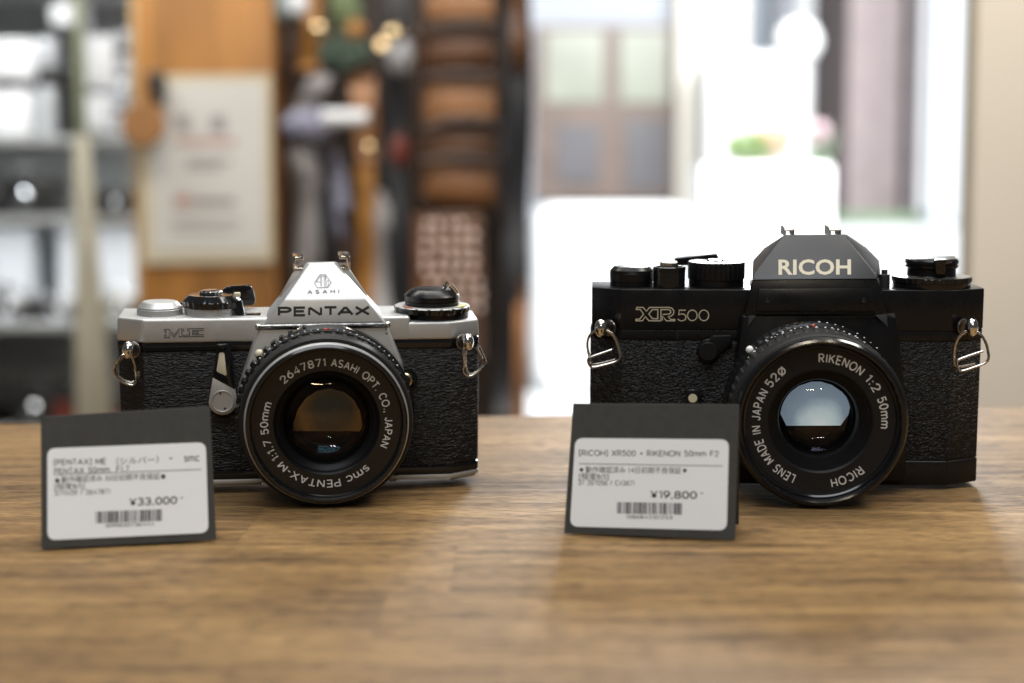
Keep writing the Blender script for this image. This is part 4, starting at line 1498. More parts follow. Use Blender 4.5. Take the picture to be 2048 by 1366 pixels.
# ================================================================== PRICE CARDS
def price_card(corners, label_c, lines, bars, label, lean, footer):
    """corners TL, TR, BR, BL in photo pixels; the bottom edge stands on the table"""
    BL, BR_ = on_table(*corners[3], 0.0006), on_table(*corners[2], 0.0006)
    ux = (BR_ - BL).normalized()
    back = Vector((-ux.y, ux.x, 0))
    upv = (Vector((0, 0, 1)) * math.cos(R(lean)) + back * math.sin(R(lean))).normalized()
    N = upv.cross(ux)
    if N.y > 0:
        N = -N
    root = empty('price_card', (BL + BR_) / 2)
    tag(root, label, 'price card', 'price cards in front of the cameras')
    org = root.location

    def at_(px, py, lift=0.0):
        return ray_plane(px, py, BL, N) + N * lift - org
    TL, TR = at_(*corners[0]), at_(*corners[1])
    th = 0.0007
    b = BM()
    q = [TL, TR, BR_ - org, BL - org]
    prism(b, [v - N * th for v in q], q, 0.0001, 1)
    obj('front_panel', b, M['card'], root)
    # rear easel panel, folded at the top edge
    b = BM()
    foot = [BL - org + back * 0.022, BR_ - org + back * 0.022]
    for v in foot:
        v.z = 0
    q = [TL - N * 0.0008, TR - N * 0.0008, foot[1], foot[0]]
    prism(b, [v + back * th for v in q], q, 0.0001, 1)
    obj('easel_panel', b, M['card'], root)
    # sticker with rounded corners
    lc = [Vector(c) for c in label_c]
    pts = []
    rad = 17.0
    for i in range(4):
        a, c, d = lc[i - 1], lc[i], lc[(i + 1) % 4]
        e0, e1 = (a - c).normalized(), (d - c).normalized()
        s0, s1 = c + e0 * rad, c + e1 * rad
        for k_ in range(7):
            t = k_ / 6
            pts.append(s0 * (1 - t) ** 2 + c * 2 * t * (1 - t) + s1 * t * t)
    b = BM()
    prism(b, [at_(v.x, v.y, 0.00002) for v in pts], [at_(v.x, v.y, 0.00018) for v in pts])
    st = obj('price_label', b, M['sticker'], root, 0)
    tm = lambda px, py: at_(px, py, 0.00024)
    bd, bl_ = BM(), BM()
    for txt, p0, p1, h, dark, bold in lines:
        if all(c in GLYPH for c in txt):
            stroke_px(bd if dark else bl_, txt, p0, p1, h, lambda px, py: tm(px, py), thick=0.18 if dark else 0.16, gap=0.26)
        else:
            text_px(bd if dark else bl_, txt, p0, p1, h, tm, bold=bold, res=2)
    # rule under the heading
    r0, r1 = bars['rule']
    ribbon(bl_, [r0, r1], 1.3, tm)
    # barcode
    (x0, y0), (x1, y1), hh = bars['code']
    rnd = random.Random(bars['seed'])
    x = 0.0
    n = 0
    total = math.hypot(x1 - x0, y1 - y0)
    while x < total - 2:
        wd = rnd.choice((1.5, 1.5, 3.0, 3.2, 4.6))
        gp = rnd.choice((1.5, 1.7, 3.0))
        f0, f1 = x / total, min(x + wd, total) / total
        A = [(x0 + (x1 - x0) * f0, y0 + (y1 - y0) * f0), (x0 + (x1 - x0) * f1, y0 + (y1 - y0) * f1)]
        vs = [bd.verts.new(tm(*A[0])), bd.verts.new(tm(*A[1])), bd.verts.new(tm(A[1][0], A[1][1] + hh)), bd.verts.new(tm(A[0][0], A[0][1] + hh))]
        bd.faces.new(vs)
        x += wd + gp
        n += 1
    for (cx, cy, kind) in bars['dots']:
        n_ = 16 if kind == 'o' else 4
        bd.faces.new([bd.verts.new(tm(cx + 4.6 * math.cos(2 * math.pi * i / n_), cy + 4.8 * math.sin(2 * math.pi * i / n_))) for i in range(n_)])
    obj('printed_text', bd, M['ink'], st, 0)
    obj('faded_text', bl_, M['ink_light'], st, 0)
    return root


sc_l = lambda x, y: (60 + x / 4.14, 790 + y / 4.14)
sc_r = lambda x, y: (1110 + x / 4.14, 780 + y / 4.14)


def all_cards():
    L_ = sc_l
    price_card([(81.5, 833), (420, 812.5), (432.5, 1080), (83, 1098.5)],
               [(94.5, 897), (411.5, 884.5), (417, 1065.5), (95, 1080.5)],
               [('[PENTAX] ME', L_(203, 581), L_(628, 570), 10.5, False, 0.004),
                ('\uff08\u30b7\u30eb\u30d0\u30fc\uff09', L_(715, 572), L_(1065, 557), 10.5, False, 0.004),
                ('+', L_(1152, 540), L_(1180, 539), 8, False, 0.0),
                ('smc', L_(1280, 550), L_(1400, 546), 13, False, 0.0),
                ('PENTAX 50mm  F1.7', L_(205, 655), L_(818, 632), 10.5, False, 0.006),
                ('\u52d5\u4f5c\u78ba\u8a8d\u6e08\u307f 30\u65e5\u521d\u671f\u4e0d\u826f\u4fdd\u8a3c', L_(262, 724), L_(1075, 694), 10, True, 0.0),
                ('[\u7a0b\u5ea6B/S]', L_(205, 780), L_(450, 772), 9.5, True, 0.0),
                ('3711429 / 2647871', L_(205, 832), L_(660, 816), 9, False, 0.006),
                ('\u00a533,000', L_(828, 915), L_(1212, 898), 13.5, True, 0.012),
                ('-', L_(1245, 868), L_(1270, 867), 10, False, 0.0),
                ('1699830736444', L_(625, 1095), L_(1025, 1080), 6.5, False, 0.006)],
               {'rule': (L_(200, 662), L_(1418, 616)), 'code': (L_(545, 966), L_(1100, 945), 23.5), 'seed': 3,
                'dots': [(*L_(226, 709), 'o'), (*L_(1103, 675), 'o')]},
               'black card with white 33,000 yen price sticker before the silver camera', 14, '')
    L_ = sc_r
    price_card([(1146, 806.5), (1478.5, 809), (1470, 1080.5), (1128, 1066)],
               [(1150.5, 876), (1458, 879), (1453.5, 1061), (1140, 1053)],
               [('[RICOH] XR500 + RIKENON 50mm F2', L_(203, 543), L_(1352, 550), 10.5, False, 0.006),
                ('\u52d5\u4f5c\u78ba\u8a8d\u6e08\u307f 14\u65e5\u521d\u671f\u4e0d\u826f\u4fdd\u8a3c', L_(255, 682), L_(1045, 690), 10, True, 0.0),
                ('[\u7a0b\u5ea6B/S]', L_(200, 735), L_(445, 738), 9.5, True, 0.0),
                ('37 207056 / C43671', L_(195, 785), L_(655, 790), 9, False, 0.006),
                ('\u00a519,800', L_(795, 893), L_(1170, 899), 13.5, True, 0.012),
                ('-', L_(1203, 872), L_(1228, 872), 10, False, 0.0),
                ('1586842101253', L_(590, 1063), L_(970, 1068), 6.5, False, 0.006)],
               {'rule': (L_(200, 610), L_(1388, 630)), 'code': (L_(515, 928), L_(1050, 937), 23), 'seed': 8,
                'dots': [(*L_(220, 661), 'd'), (*L_(1075, 667), 'd')]},
               'black card with white 19,800 yen price sticker before the black camera', 14, '')


# ================================================================== BACKGROUND, INSIDE THE SHOP
def bgbox(px0, py0, px1, py1, Y, dep, bm=None, bevel=0.0, seg=2):
    """box whose front face covers a pixel rectangle at distance Y"""
    b = bm or BM()
    a, c = at(px0, py1, Y), at(px1, py0, Y)
    box(b, a.x, c.x, Y, Y + dep, a.z, c.z, bevel, seg)
    return b


def thing_mesh(name, bm, m, label, cat, group=None, smooth=35):
    # origin at the base of the thing
    xs = [v.co.x for v in bm.verts]
    ys = [v.co.y for v in bm.verts]
    zs = [v.co.z for v in bm.verts]
    o = Vector(((min(xs) + max(xs)) / 2, (min(ys) + max(ys)) / 2, min(zs)))
    bmesh.ops.translate(bm, verts=bm.verts, vec=-o)
    return tag(obj(name, bm, m, None, smooth, loc=o), label, cat, group)


def kid(name, bm, m, parent, smooth=35):
    bmesh.ops.translate(bm, verts=bm.verts, vec=-parent.location)
    return obj(name, bm, m, parent, smooth)


BGM = dict(
    white=mat('white_carton', (0.74, 0.75, 0.77), 0.5, var=0.06, vscale=8),
    silver=mat('shelf_silver', (0.66, 0.67, 0.69), 0.32, 1.0, rvar=0.1, vscale=20),
    silverpaint=mat('shelf_silver_paint', (0.55, 0.57, 0.60), 0.35, 0.3),
    dark=mat('shelf_black', (0.018, 0.018, 0.018), 0.4, rvar=0.1, vscale=20),
    red=mat('dull_red_leather', (0.16, 0.030, 0.016), 0.5, var=0.2, vscale=30),
    shelf=mat('grey_shelf_board', (0.34, 0.35, 0.35), 0.45, var=0.1, vscale=12),
    cream=mat('cream_upright', (0.36, 0.33, 0.25), 0.45, var=0.08, vscale=10),
    cab=mat('cabinet_backboard', (0.40, 0.41, 0.41), 0.5, var=0.15, vscale=4),
    olive=mat('olive_glass_edge', (0.17, 0.18, 0.11), 0.25),
    post=mat('orange_pine', (0.31, 0.137, 0.032), 0.5, var=0.42, vscale=10, stretch=(1.6, 1.6, 0.22)),
    trim=mat('pale_pine', (0.44, 0.29, 0.14), 0.5, var=0.15, vscale=10),
    paper=mat('notice_paper', (0.53, 0.51, 0.475), 0.7, var=0.04, vscale=6),
    sleeve=mat('notice_backing', (0.50, 0.44, 0.31), 0.5),
    print=mat('notice_print', (0.25, 0.24, 0.24), 0.7),
    printred=mat('notice_red_print', (0.42, 0.22, 0.19), 0.7),
    tan=mat('tan_leather', (0.37, 0.175, 0.075), 0.45, var=0.25, vscale=18, bump=0.0006, bscale=120),
    midtan=mat('mid_tan_leather', (0.24, 0.105, 0.038), 0.45, var=0.3, vscale=14, bump=0.0006, bscale=120),
    brown=mat('brown_leather', (0.13, 0.055, 0.022), 0.45, var=0.3, vscale=18, bump=0.0006, bscale=120),
    darkbrown=mat('dark_brown_leather', (0.05, 0.025, 0.014), 0.45, var=0.3, vscale=18),
    ochre=mat('ochre_strap', (0.36, 0.165, 0.038), 0.5, var=0.2, vscale=14),
    tagbrown=mat('tag_leather', (0.27, 0.125, 0.04), 0.55, var=0.25, vscale=18),
    mirror=mat('mirror_metal_dome', (0.62, 0.66, 0.70), 0.04, 1.0),
    buckle=mat('polished_brass_buckle', (0.75, 0.58, 0.34), 0.10, 1.0),
    navy=mat('navy_black_strap', (0.016, 0.017, 0.020), 0.5),
    rack=mat('dark_rack_board', (0.030, 0.021, 0.016), 0.55, var=0.3, vscale=5),
    green=mat('dark_green_cloth', (0.055, 0.085, 0.060), 0.8, var=0.35, vscale=25),
    lightgreen=mat('sage_cloth', (0.19, 0.24, 0.12), 0.8, var=0.2, vscale=25),
    teal=mat('pale_teal_cloth', (0.32, 0.42, 0.43), 0.7),
    lilac=mat('lilac_cloth', (0.25, 0.25, 0.33), 0.8, var=0.2, vscale=20),
    greycloth=mat('pale_grey_cloth', (0.33, 0.315, 0.31), 0.8, var=0.15, vscale=20),
    copper=mat('copper_stud', (0.95, 0.74, 0.64), 0.30, 0.75),
    pillar=mat('beige_pillar_paint', (0.74, 0.66, 0.55), 0.6, var=0.04, vscale=3),
    alu=mat('olive_window_frame', (0.30, 0.26, 0.17), 0.4),
    floor=mat('shop_floor_boards', (0.10, 0.07, 0.045), 0.5, var=0.25, vscale=3),
)


def mini_camera(px, py_base, Y, wpx, silver, label, red=False):
    """a small shelf camera: body, top plate, prism, lens"""
    base = at(px, py_base, Y)
    root = empty('shelf_camera', (base.x, Y, base.z))
    tag(root, label, 'camera', 'cameras on the cabinet shelves')
    wm = wpx / F * Y
    h = wm * 0.62
    cover = BGM['red'] if red else BGM['dark']
    top = BGM['silver'] if silver else BGM['dark']
    b = BM()
    box(b, -wm / 2, wm / 2, 0, wm * 0.24, 0, h * 0.72, wm * 0.03)
    obj('body', b, cover, root)
    b = BM()
    box(b, -wm / 2, wm / 2, -wm * 0.005, wm * 0.245, h * 0.5, h * 0.80, wm * 0.03)
    hull(b, [(-wm * .16, 0, h * .78), (wm * .16, 0, h * .78), (-wm * .16, wm * .22, h * .78), (wm * .16, wm * .22, h * .78), (-wm * .07, wm * .04, h * 1.08), (wm * .07, wm * .04, h * 1.08), (-wm * .07, wm * .2, h * 1.05), (wm * .07, wm * .2, h * 1.05)], wm * 0.008)
    obj('top_plate', b, top, root)
    b = BM()
    rr = wm * 0.235
    lathe(b, [(0, 0), (rr, 0), (rr, wm * .18), (rr * .96, wm * .24), (rr * .8, wm * .25), (rr * .7, wm * .2), (0, wm * .17)], (wm * 0.02, 0, h * 0.38), (0, -1, 0), 40)
    obj('lens', b, BGM['silver'] if silver else BGM['dark'], root)
    b = BM()
    rg = rr * 0.70
    prof = [(rg * math.sin(R(a_)), wm * .17 + rg * 0.9 * (math.cos(R(a_)) - math.cos(R(52)))) for a_ in range(52, -1, -4)]
    lathe(b, prof, (wm * 0.02, 0, h * 0.38), (0, -1, 0), 40)
    obj('mirror_dome', b, BGM['mirror'], root)  # metal mirror dome over the lens, added to throw bright glints
    for sx in (-0.36, 0.36):
        b = BM()
        lathe(b, [(0, h * .78), (wm * .09, h * .78), (wm * .09, h * .88), (0, h * .88)], (sx * wm, wm * .12, 0), (0, 0, 1), 24)
        obj('dial', b, top, root)
    return root


def shop():
    # floor
    b = BM()
    for v in ((-4, -2.5, -0.75), (4, -2.5, -0.75), (4, 4.0, -0.75), (-4, 4.0, -0.75)):
        b.verts.new(v)
    b.faces.new(list(b.verts))
    tag(obj('floor', b, BGM['floor'], None, 0), kind='structure')
    # cabinet
    Y = 3.05
    fz = -0.75
    q = at(60, 400, Y)
    cab = empty('display_cabinet', (q.x, Y, fz))
    tag(cab, 'grey shelf cabinet full of cameras behind the silver camera', 'cabinet')
    x0, x1 = at(-260, 400, Y).x, at(282, 400, Y).x
    b = BM()
    box(b, x0, x1, Y + 0.36, Y + 0.38, fz, 0.95)
    kid('back_panel', b, BGM['cab'], cab)
    for py in (-40, 272, 432, 645, 860):
        z = at(60, py, Y).z
        b = BM()
        box(b, x0, x1, Y, Y + 0.358, z - 0.016, z, 0.002)
        kid('shelf', b, BGM['shelf'], cab)
    b = BM()
    a0, a1 = at(150, 860, Y - 0.05), at(150, 0, Y - 0.05)
    xa = at(140, 0, Y - .05).x
    hull(b, [at(178, 270, Y - .05), at(147, 270, Y - .05), at(152, 860, Y - .05), at(228, 860, Y - .05), at(178, 270, Y - .012), at(147, 270, Y - .012), at(152, 860, Y - .012), at(228, 860, Y - .012)], 0.002)
    kid('upright', b, BGM['cream'], cab)
    b = BM()
    bgbox(152, -80, 163, 268, Y - 0.05, 0.012, b, 0.002)
    kid('glass_edge', b, BGM['olive'], cab)
    b = BM()
    box(b, x0 - 0.02, x0 - 0.002, Y, Y + 0.38, fz, 0.95)
    kid('side_panel', b, BGM['shelf'], cab)
    # cameras and cartons standing on the shelves
    for px, w_, s, rd, lb in ((-60, 120, 1, 0, 'silver camera at far left end of the second shelf'),
                              (52, 150, 0, 0, 'black camera under the white cartons on second shelf'),
                              (232, 96, 0, 0, 'black camera between cream upright and pine post')):
        mini_camera(px, 431, Y + 0.06, w_, s, lb, rd)
    for px, w_, s, rd, lb in ((20, 125, 1, 0, 'silver camera on third shelf left of the upright'),
                              (122, 100, 1, 0, 'silver camera nearest the upright on third shelf'),
                              (236, 110, 1, 0, 'silver camera behind the strap ring on third shelf')):
        mini_camera(px, 644, Y + 0.05, w_, s, lb, rd)
    for px, w_, s, rd, lb in ((-40, 150, 0, 0, 'black camera at far left of the lowest shelf'),
                              (70, 170, 0, 1, 'camera with red covering on lowest visible shelf'),
                              (200, 120, 0, 1, 'red covered camera by the foot of the upright')):
        mini_camera(px, 858, Y + 0.06, w_, s, lb, rd)
    for x0p, y0p, x1p, y1p, m, lb in ((-30, 78, 66, 158, 'white', 'white carton stacked highest at the left picture edge'),
                                      (-24, 180, 58, 271, 'white', 'white carton standing lowest at the left picture edge'),
                                      (100, -20, 150, 50, 'white', 'small bright white carton high up by the olive edge'),
                                      (172, 70, 224, 176, 'white', 'white carton stacked on another right of the olive edge'),
                                      (168, 190, 216, 262, 'white', 'lower white carton right of the olive edge')):
        b = bgbox(x0p, y0p, x1p, y1p, Y + 0.03, 0.12, None, 0.006)
        thing_mesh('carton', b, BGM[m], lb, 'carton', 'cartons on the cabinet')
    for pxl, y0p, y1p, wl, m, lb in ((18, 158, 180, 52, 'dark', 'flat black lens cap box between the stacked white cartons'),
                                     (98, 78, 271, 40, 'silverpaint', 'tall silver lens tube left of the olive edge'),
                                     (134, 140, 271, 30, 'dark', 'black lens tube touching the olive edge'),
                                     (246, 64, 160, 28, 'silverpaint', 'bluish silver lens tube high beside pine post'),
                                     (244, 196, 262, 30, 'silverpaint', 'short silver lens tube low beside pine post')):
        c0, c1 = at(pxl, y1p, Y + 0.06), at(pxl, y0p, Y + 0.06)
        rr = wl / 2 / F * Y
        hh = c1.z - c0.z
        root = empty('lens_tube', c0)
        tag(root, lb, 'lens', 'spare lenses in the cabinet')
        b = BM()
        lathe(b, [(0, 0), (rr * .9, 0), (rr, hh * .06), (rr, hh * .45), (rr * .92, hh * .5), (rr * .92, hh * .7), (rr, hh * .74), (rr, hh * .97), (rr * .9, hh), (0, hh)], (0, 0, 0), (0, 0, 1), 40)
        obj('barrel', b, BGM[m], root)
        b = BM()
        lathe(b, [(rr * .93, hh * .52), (rr * 1.02, hh * .53), (rr * 1.02, hh * .68), (rr * .93, hh * .69)], (0, 0, 0), (0, 0, 1), 40)
        obj('grip_ring', b, BGM['dark'], root)
    for x0p, y0p, x1p, y1p, lb in ((-15, 455, 62, 560, 'white box stacked behind the silver camera on third shelf'),
                                   (118, 440, 172, 640, 'tall white box beside cream upright on third shelf'),
                                   (190, 452, 275, 560, 'white box between upright and pine post')):
        b = bgbox(x0p, y0p, x1p, 644, Y + 0.2, 0.1, None, 0.006)
        thing_mesh('carton', b, BGM['white'], lb, 'carton', 'cartons on the cabinet')
    # pine post
    Y = 2.8
    a, c = at(284, 600, Y), at(545, 0, Y)
    post = empty('pine_post', ((a.x + c.x) / 2, Y, fz))
    tag(post, 'wide orange pine post behind the silver camera', 'post')
    b = BM()
    box(b, a.x, c.x, Y, Y + 0.10, fz, 1.0, 0.004)
    kid('board', b, BGM['post'], post)
    b = BM()
    box(b, at(255, 0, Y).x, a.x - 0.001, Y + 0.01, Y + 0.10, fz, 1.0, 0.004)
    kid('edge_strip', b, BGM['trim'], post)
    # notice
    q = at(420, 525, Y - 0.012)
    nt_ = empty('notice_sheet', (q.x, Y - 0.012, q.z))
    tag(nt_, 'pale paper notice pinned to the pine post', 'notice')
    yy = Y - 0.006
    b = BM()
    cor = [(322, 150), (541, 148), (546, 524), (287, 528), (280, 300)]
    prism(b, [at(x, y, yy) for x, y in cor], [at(x, y, yy - 0.002) for x, y in cor])
    kid('backing', b, BGM['sleeve'], nt_, 0)
    b = BM()
    cor = [(338, 166), (528, 164), (531, 500), (308, 503), (303, 305)]
    prism(b, [at(x, y, yy - 0.0022) for x, y in cor], [at(x, y, yy - 0.0032) for x, y in cor])
    kid('paper', b, BGM['paper'], nt_, 0)
    b = BM()
    for x0_, y0_, x1_, y1_ in ((353, 232, 378, 260), (422, 230, 450, 264), (372, 318, 460, 326), (372, 332, 440, 338), (385, 396, 470, 410), (345, 440, 480, 444), (345, 458, 470, 462)):
        kid('printed_line', bgbox(x0_, y0_, x1_, y1_, yy - 0.0042, 0.0006), BGM['print'], nt_, 0)
    for x0_, y0_, x1_, y1_ in ((352, 278, 470, 288), (350, 392, 380, 412)):
        kid('red_line', bgbox(x0_, y0_, x1_, y1_, yy - 0.0042, 0.0006), BGM['printred'], nt_, 0)
    # black hook with tan tag
    b = BM()
    bgbox(293, 140, 321, 205, Y - 0.05, 0.045, b, 0.008, 3)
    thing_mesh('wall_hook', b, BGM['dark'], 'small black hook on the left edge of pine post', 'hook')
    b = BM()
    c = at(288, 250, Y - 0.045)
    lathe(b, [(0, 0), (0.038, 0), (0.040, 0.006), (0.036, 0.012), (0, 0.012)], c, (0, -1, 0), 36)
    tube(b, [at(290, 215, Y - .05), at(304, 190, Y - .05)], 0.006, 8)
    thing_mesh('leather_tag', b, BGM['tagbrown'], 'round brown leather tag hanging from black hook', 'tag')
    # rack board behind the straps
    Y = 3.0
    b = BM()
    a, c = at(548, 800, Y), at(1050, 0, Y)
    box(b, a.x, c.x, Y + 0.1, Y + 0.14, fz, 1.0)
    thing_mesh('strap_rack', b, BGM['rack'], 'dark brown rack board behind the hanging straps', 'rack')
    # hanging straps and cloths
    def strap(pts, wd, m, label, Y=2.85, name='hanging_strap', cat='strap', th=0.006, grp='straps hanging on the rack'):
        b = BM()
        L_, R_ = [], []
        sm = smooth_path([Vector((x, y, 0)) for x, y in pts], 2)
        n = len(sm)
        for i, v in enumerate(sm):
            wob = 0.012 * math.sin(i * 0.9 + pts[0][0])
            ww = wd if isinstance(wd, (int, float)) else wd[0] + (wd[1] - wd[0]) * i / (n - 1)
            L_.append((at(v.x - ww / 2, v.y, Y), wob))
            R_.append((at(v.x + ww / 2, v.y, Y), wob))
        rows = []
        for (a_, w1), (c_, w2) in zip(L_, R_):
            d = Vector((0, w1, 0))
            rows.append([b.verts.new(a_ + d), b.verts.new((a_ + c_) / 2 + d + Vector((0, -th * 1.5, 0))), b.verts.new(c_ + d), b.verts.new(c_ + d + Vector((0, th, 0))), b.verts.new(a_ + d + Vector((0, th, 0)))])
        for r0, r1 in zip(rows[:-1], rows[1:]):
            for k_ in range(5):
                b.faces.new((r0[k_], r0[(k_ + 1) % 5], r1[(k_ + 1) % 5], r1[k_]))
        b.faces.new(rows[0])
        b.faces.new(rows[-1][::-1])
        return thing_mesh(name, b, BGM[m], label, cat, grp, 50)
    strap([(552, -60), (556, 300), (553, 700)], 22, 'brown', 'narrow brown strap touching the right side of pine post')
    strap([(566, 20), (572, 150), (585, 260)], (40, 22), 'darkbrown', 'short dark brown strap above the lilac cloth')
    strap([(628, -60), (622, 60), (617, 140)], (30, 46), 'ochre', 'ochre strap ending left of the green cloth')
    strap([(648, 140), (625, 190), (600, 230)], (40, 60), 'greycloth', 'beige strap loop above the lilac cloth')
    strap([(722, 140), (728, 190), (735, 320)], (60, 40), 'tan', 'light tan strap below the green cloth')
    strap([(730, 320), (738, 480), (728, 620), (725, 830)], 38, 'ochre', 'ochre strap right of the white cloth')
    strap([(768, 380), (768, 480), (766, 640)], 44, 'greycloth', 'pale beige strap right of the ochre strap')
    strap([(800, -60), (790, 200), (792, 420), (815, 830)], 46, 'navy', 'black strap left of the tan leather cases')
    strap([(1030, -60), (1040, 200), (1030, 420), (1035, 600), (1012, 830)], (58, 48), 'navy', 'broad black strap at the window edge', Y=2.7)
    strap([(842, -60), (846, 120), (836, 260), (840, 430)], (14, 20), 'darkbrown', 'thin dark brown strap along the left of the leather cases', Y=2.7)
    strap([(998, -60), (1004, 150), (996, 300), (1002, 440)], (24, 16), 'rack', 'thin blackish strap along the right of the leather cases', Y=2.7)
    strap([(690, 420), (696, 560), (700, 830)], 24, 'darkbrown', 'dark brown strap between the lilac and ochre straps', Y=2.83)
    strap([(1043, 560), (1042, 700), (1040, 870)], 26, 'tan', 'tan strap low at the window edge', Y=2.68)
    strap([(1035, -60), (1038, 60), (1040, 140)], 34, 'brown', 'brown strap high at the window edge', Y=2.66)
    strap([(597, 270), (612, 330), (622, 430), (612, 560)], (70, 46), 'greycloth', 'pale grey cloth hanging below the lilac cloth', name='hanging_cloth', cat='cloth', th=0.02, grp='cloths hanging on the rack')
    strap([(664, 300), (680, 380), (695, 500)], (28, 34), 'lilac', 'slanting grey lilac strap beside pale grey cloth')
    strap([(640, 300), (655, 420), (668, 620)], 30, 'navy', 'black strap between pale cloth and lilac strap')
    # bundles
    def lump(px, py, rpx, Y, m, name, label, cat, sc=(1, 1, 1), amp=0.25, grp=None):
        b = BM()
        c = at(px, py, Y)
        rr = rpx / F * Y
        bmesh.ops.create_icosphere(b, subdivisions=4, radius=1.0)
        for v in b.verts:
            n = noise.noise(v.co * 2.3 + Vector((px, py, 0))) * amp + noise.noise(v.co * 6 + Vector((py, px, 3))) * amp * 0.4
            k_ = (1 + n) * rr
            v.co = Vector((v.co.x * k_ * sc[0], v.co.y * k_ * sc[1] * 0.7, v.co.z * k_ * sc[2])) + c
        return thing_mesh(name, b, BGM[m], label, cat, grp, 60)
    lump(688, 108, 46, 2.85, 'green', 'folded_cloth', 'dark green crumpled cloth bundle among the straps', 'cloth', (1.1, 1, 0.8))
    lump(688, 18, 30, 2.9, 'lightgreen', 'folded_cloth', 'sage green cloth at the top edge above dark bundle', 'cloth', (1, 1, 1.3))
    lump(565, 10, 26, 2.85, 'teal', 'folded_cloth', 'pale teal cloth at the top edge by pine post', 'cloth', (0.8, 1, 1.3))
    lump(598, 5, 22, 2.8, 'white', 'folded_cloth', 'bright white cloth at the top edge right of teal cloth', 'cloth', (0.9, 1, 1.3), 0.1)
    lump(712, 60, 20, 2.75, 'ochre', 'leather_pouch', 'small orange pouch above the dark green bundle', 'pouch', (1, 1, 1), 0.1)
    lump(628, 46, 18, 2.75, 'ochre', 'leather_pouch', 'small orange pouch left of the sage green cloth', 'pouch', (1, 1, 1), 0.1)
    lump(800, 110, 30, 2.78, 'silverpaint', 'metal_tin', 'round silver tin beside the dark green bundle', 'tin', (0.9, 1, 1.3), 0.04)
    lump(618, 252, 50, 2.82, 'lilac', 'folded_cloth', 'lilac folded cloth band under beige strap loop', 'cloth', (1.1, 1, 0.65), 0.15)
    lump(800, 302, 24, 2.8, 'red', 'leather_pouch', 'small dark red pouch left of the tan leather cases', 'pouch', (0.8, 1, 1.4), 0.08)
    for x, y, r_, lb in ((640, 60, 0.016, 'polished brass ball hanging beside the sage green cloth'), (788, 70, 0.018, 'polished brass ball above the round silver tin'), (740, 296, 0.012, 'small brass ball on the light tan strap')):
        b = BM()
        ball(b, at(x, y, 2.7), r_, 24)
        tube(b, [at(x, y - 14, 2.7), at(x, y - 90, 2.7)], 0.0012, 6)
        thing_mesh('hanging_ball', b, BGM['buckle'], lb, 'ornament', 'balls hanging among the straps')
    b = BM()
    tube(b, [at(646, 236, 2.74), at(736, 236, 2.74)], 0.015, 20)
    thing_mesh('paper_roll', b, BGM['white'], 'short white roll lying across the lilac cloth', 'roll')
    # small emissive ball with a warm glow
    b = BM()
    ball(b, at(763, 88, 2.6), 0.0085, 16)
    thing_mesh('small_glow_ball', b, emit('warm_ball_glow', (1.0, 0.70, 0.36), 2.6), 'small glowing warm ball among the straps', 'bulb')
    # leather cases, one above the other
    cases = [(846, -30, 1004, 48, 'tan', 'tan leather case at the top of the column'),
             (828, 64, 1016, 140, 'brown', 'dark brown leather case second in the column'),
             (834, 163, 1020, 254, 'tan', 'brightest tan leather case in the middle of the column'),
             (850, 256, 1010, 319, 'brown', 'brown leather case under the brightest tan case'),
             (840, 331, 1024, 412, 'midtan', 'brown leather case lowest in column above the studded strap')]
    for x0, y0, x1, y1, m, lb in cases:
        q = at((x0 + x1) / 2, y1, 2.8)
        root = empty('leather_case', (q.x, 2.8, q.z))
        tag(root, lb, 'case', 'leather cases stacked on the rack')
        tilt = {'tan leather case at the top of the column': 2.5, 'dark brown leather case second in the column': -3.5, 'brightest tan leather case in the middle of the column': 1.5, 'brown leather case under the brightest tan case': -2.0}.get(lb, 4.0)
        kid('body', bgbox(x0, y0, x1, y1, 2.8, 0.10, None, 0.022, 4), BGM[m], root)
        b = BM()
        pts = [at(x0 + (x1 - x0) * i / 10, y0 - 2 - 14 * math.sin(math.pi * i / 10), 2.79) for i in range(11)]
        tube(b, pts, 0.009, 8)
        kid('handle', b, BGM['darkbrown'], root)
        root.rotation_euler = (0, R(tilt), 0)
    # studded strap under the cases
    root = empty('studded_strap', at(895, 700, 2.75))
    tag(root, 'wide brown strap with rows of pinkish metal studs', 'strap')
    kid('band', bgbox(826, 424, 965, 720, 2.76, 0.02, None, 0.006), BGM['brown'], root)
    k_ = 0
    for j in range(8):
        for i in range(5):
            if (j > 5 and i < 2) or (j < 1 and i > 3):
                continue
            b = BM()
            rs_ = random.Random(j * 7 + i)
            ball(b, at(852 + i * 24 + (j > 4) * 10 + rs_.uniform(-3, 3), 446 + j * 24 + rs_.uniform(-3, 3), 2.752), 0.0066 * rs_.uniform(0.75, 1.2), 14, (1, 0.6, 1))
            kid('stud', b, BGM['copper'], root)
    # right pillar
    Y = 1.75
    a, c = at(1944, 400, Y), at(2260, 400, Y)
    pil = empty('window_pillar', ((a.x + c.x) / 2, Y, fz))
    tag(pil, 'beige pillar at the right of the shop window', 'pillar')
    b = BM()
    box(b, a.x, c.x, Y, Y + 0.035, fz, 1.1, 0.004)
    kid('pillar_face', b, BGM['pillar'], pil)
    b = BM()
    box(b, at(1935, 400, Y).x, a.x - 0.0005, Y + 0.008, Y + 0.03, fz, 1.1, 0.002)
    kid('edge_trim', b, BGM['alu'], pil)


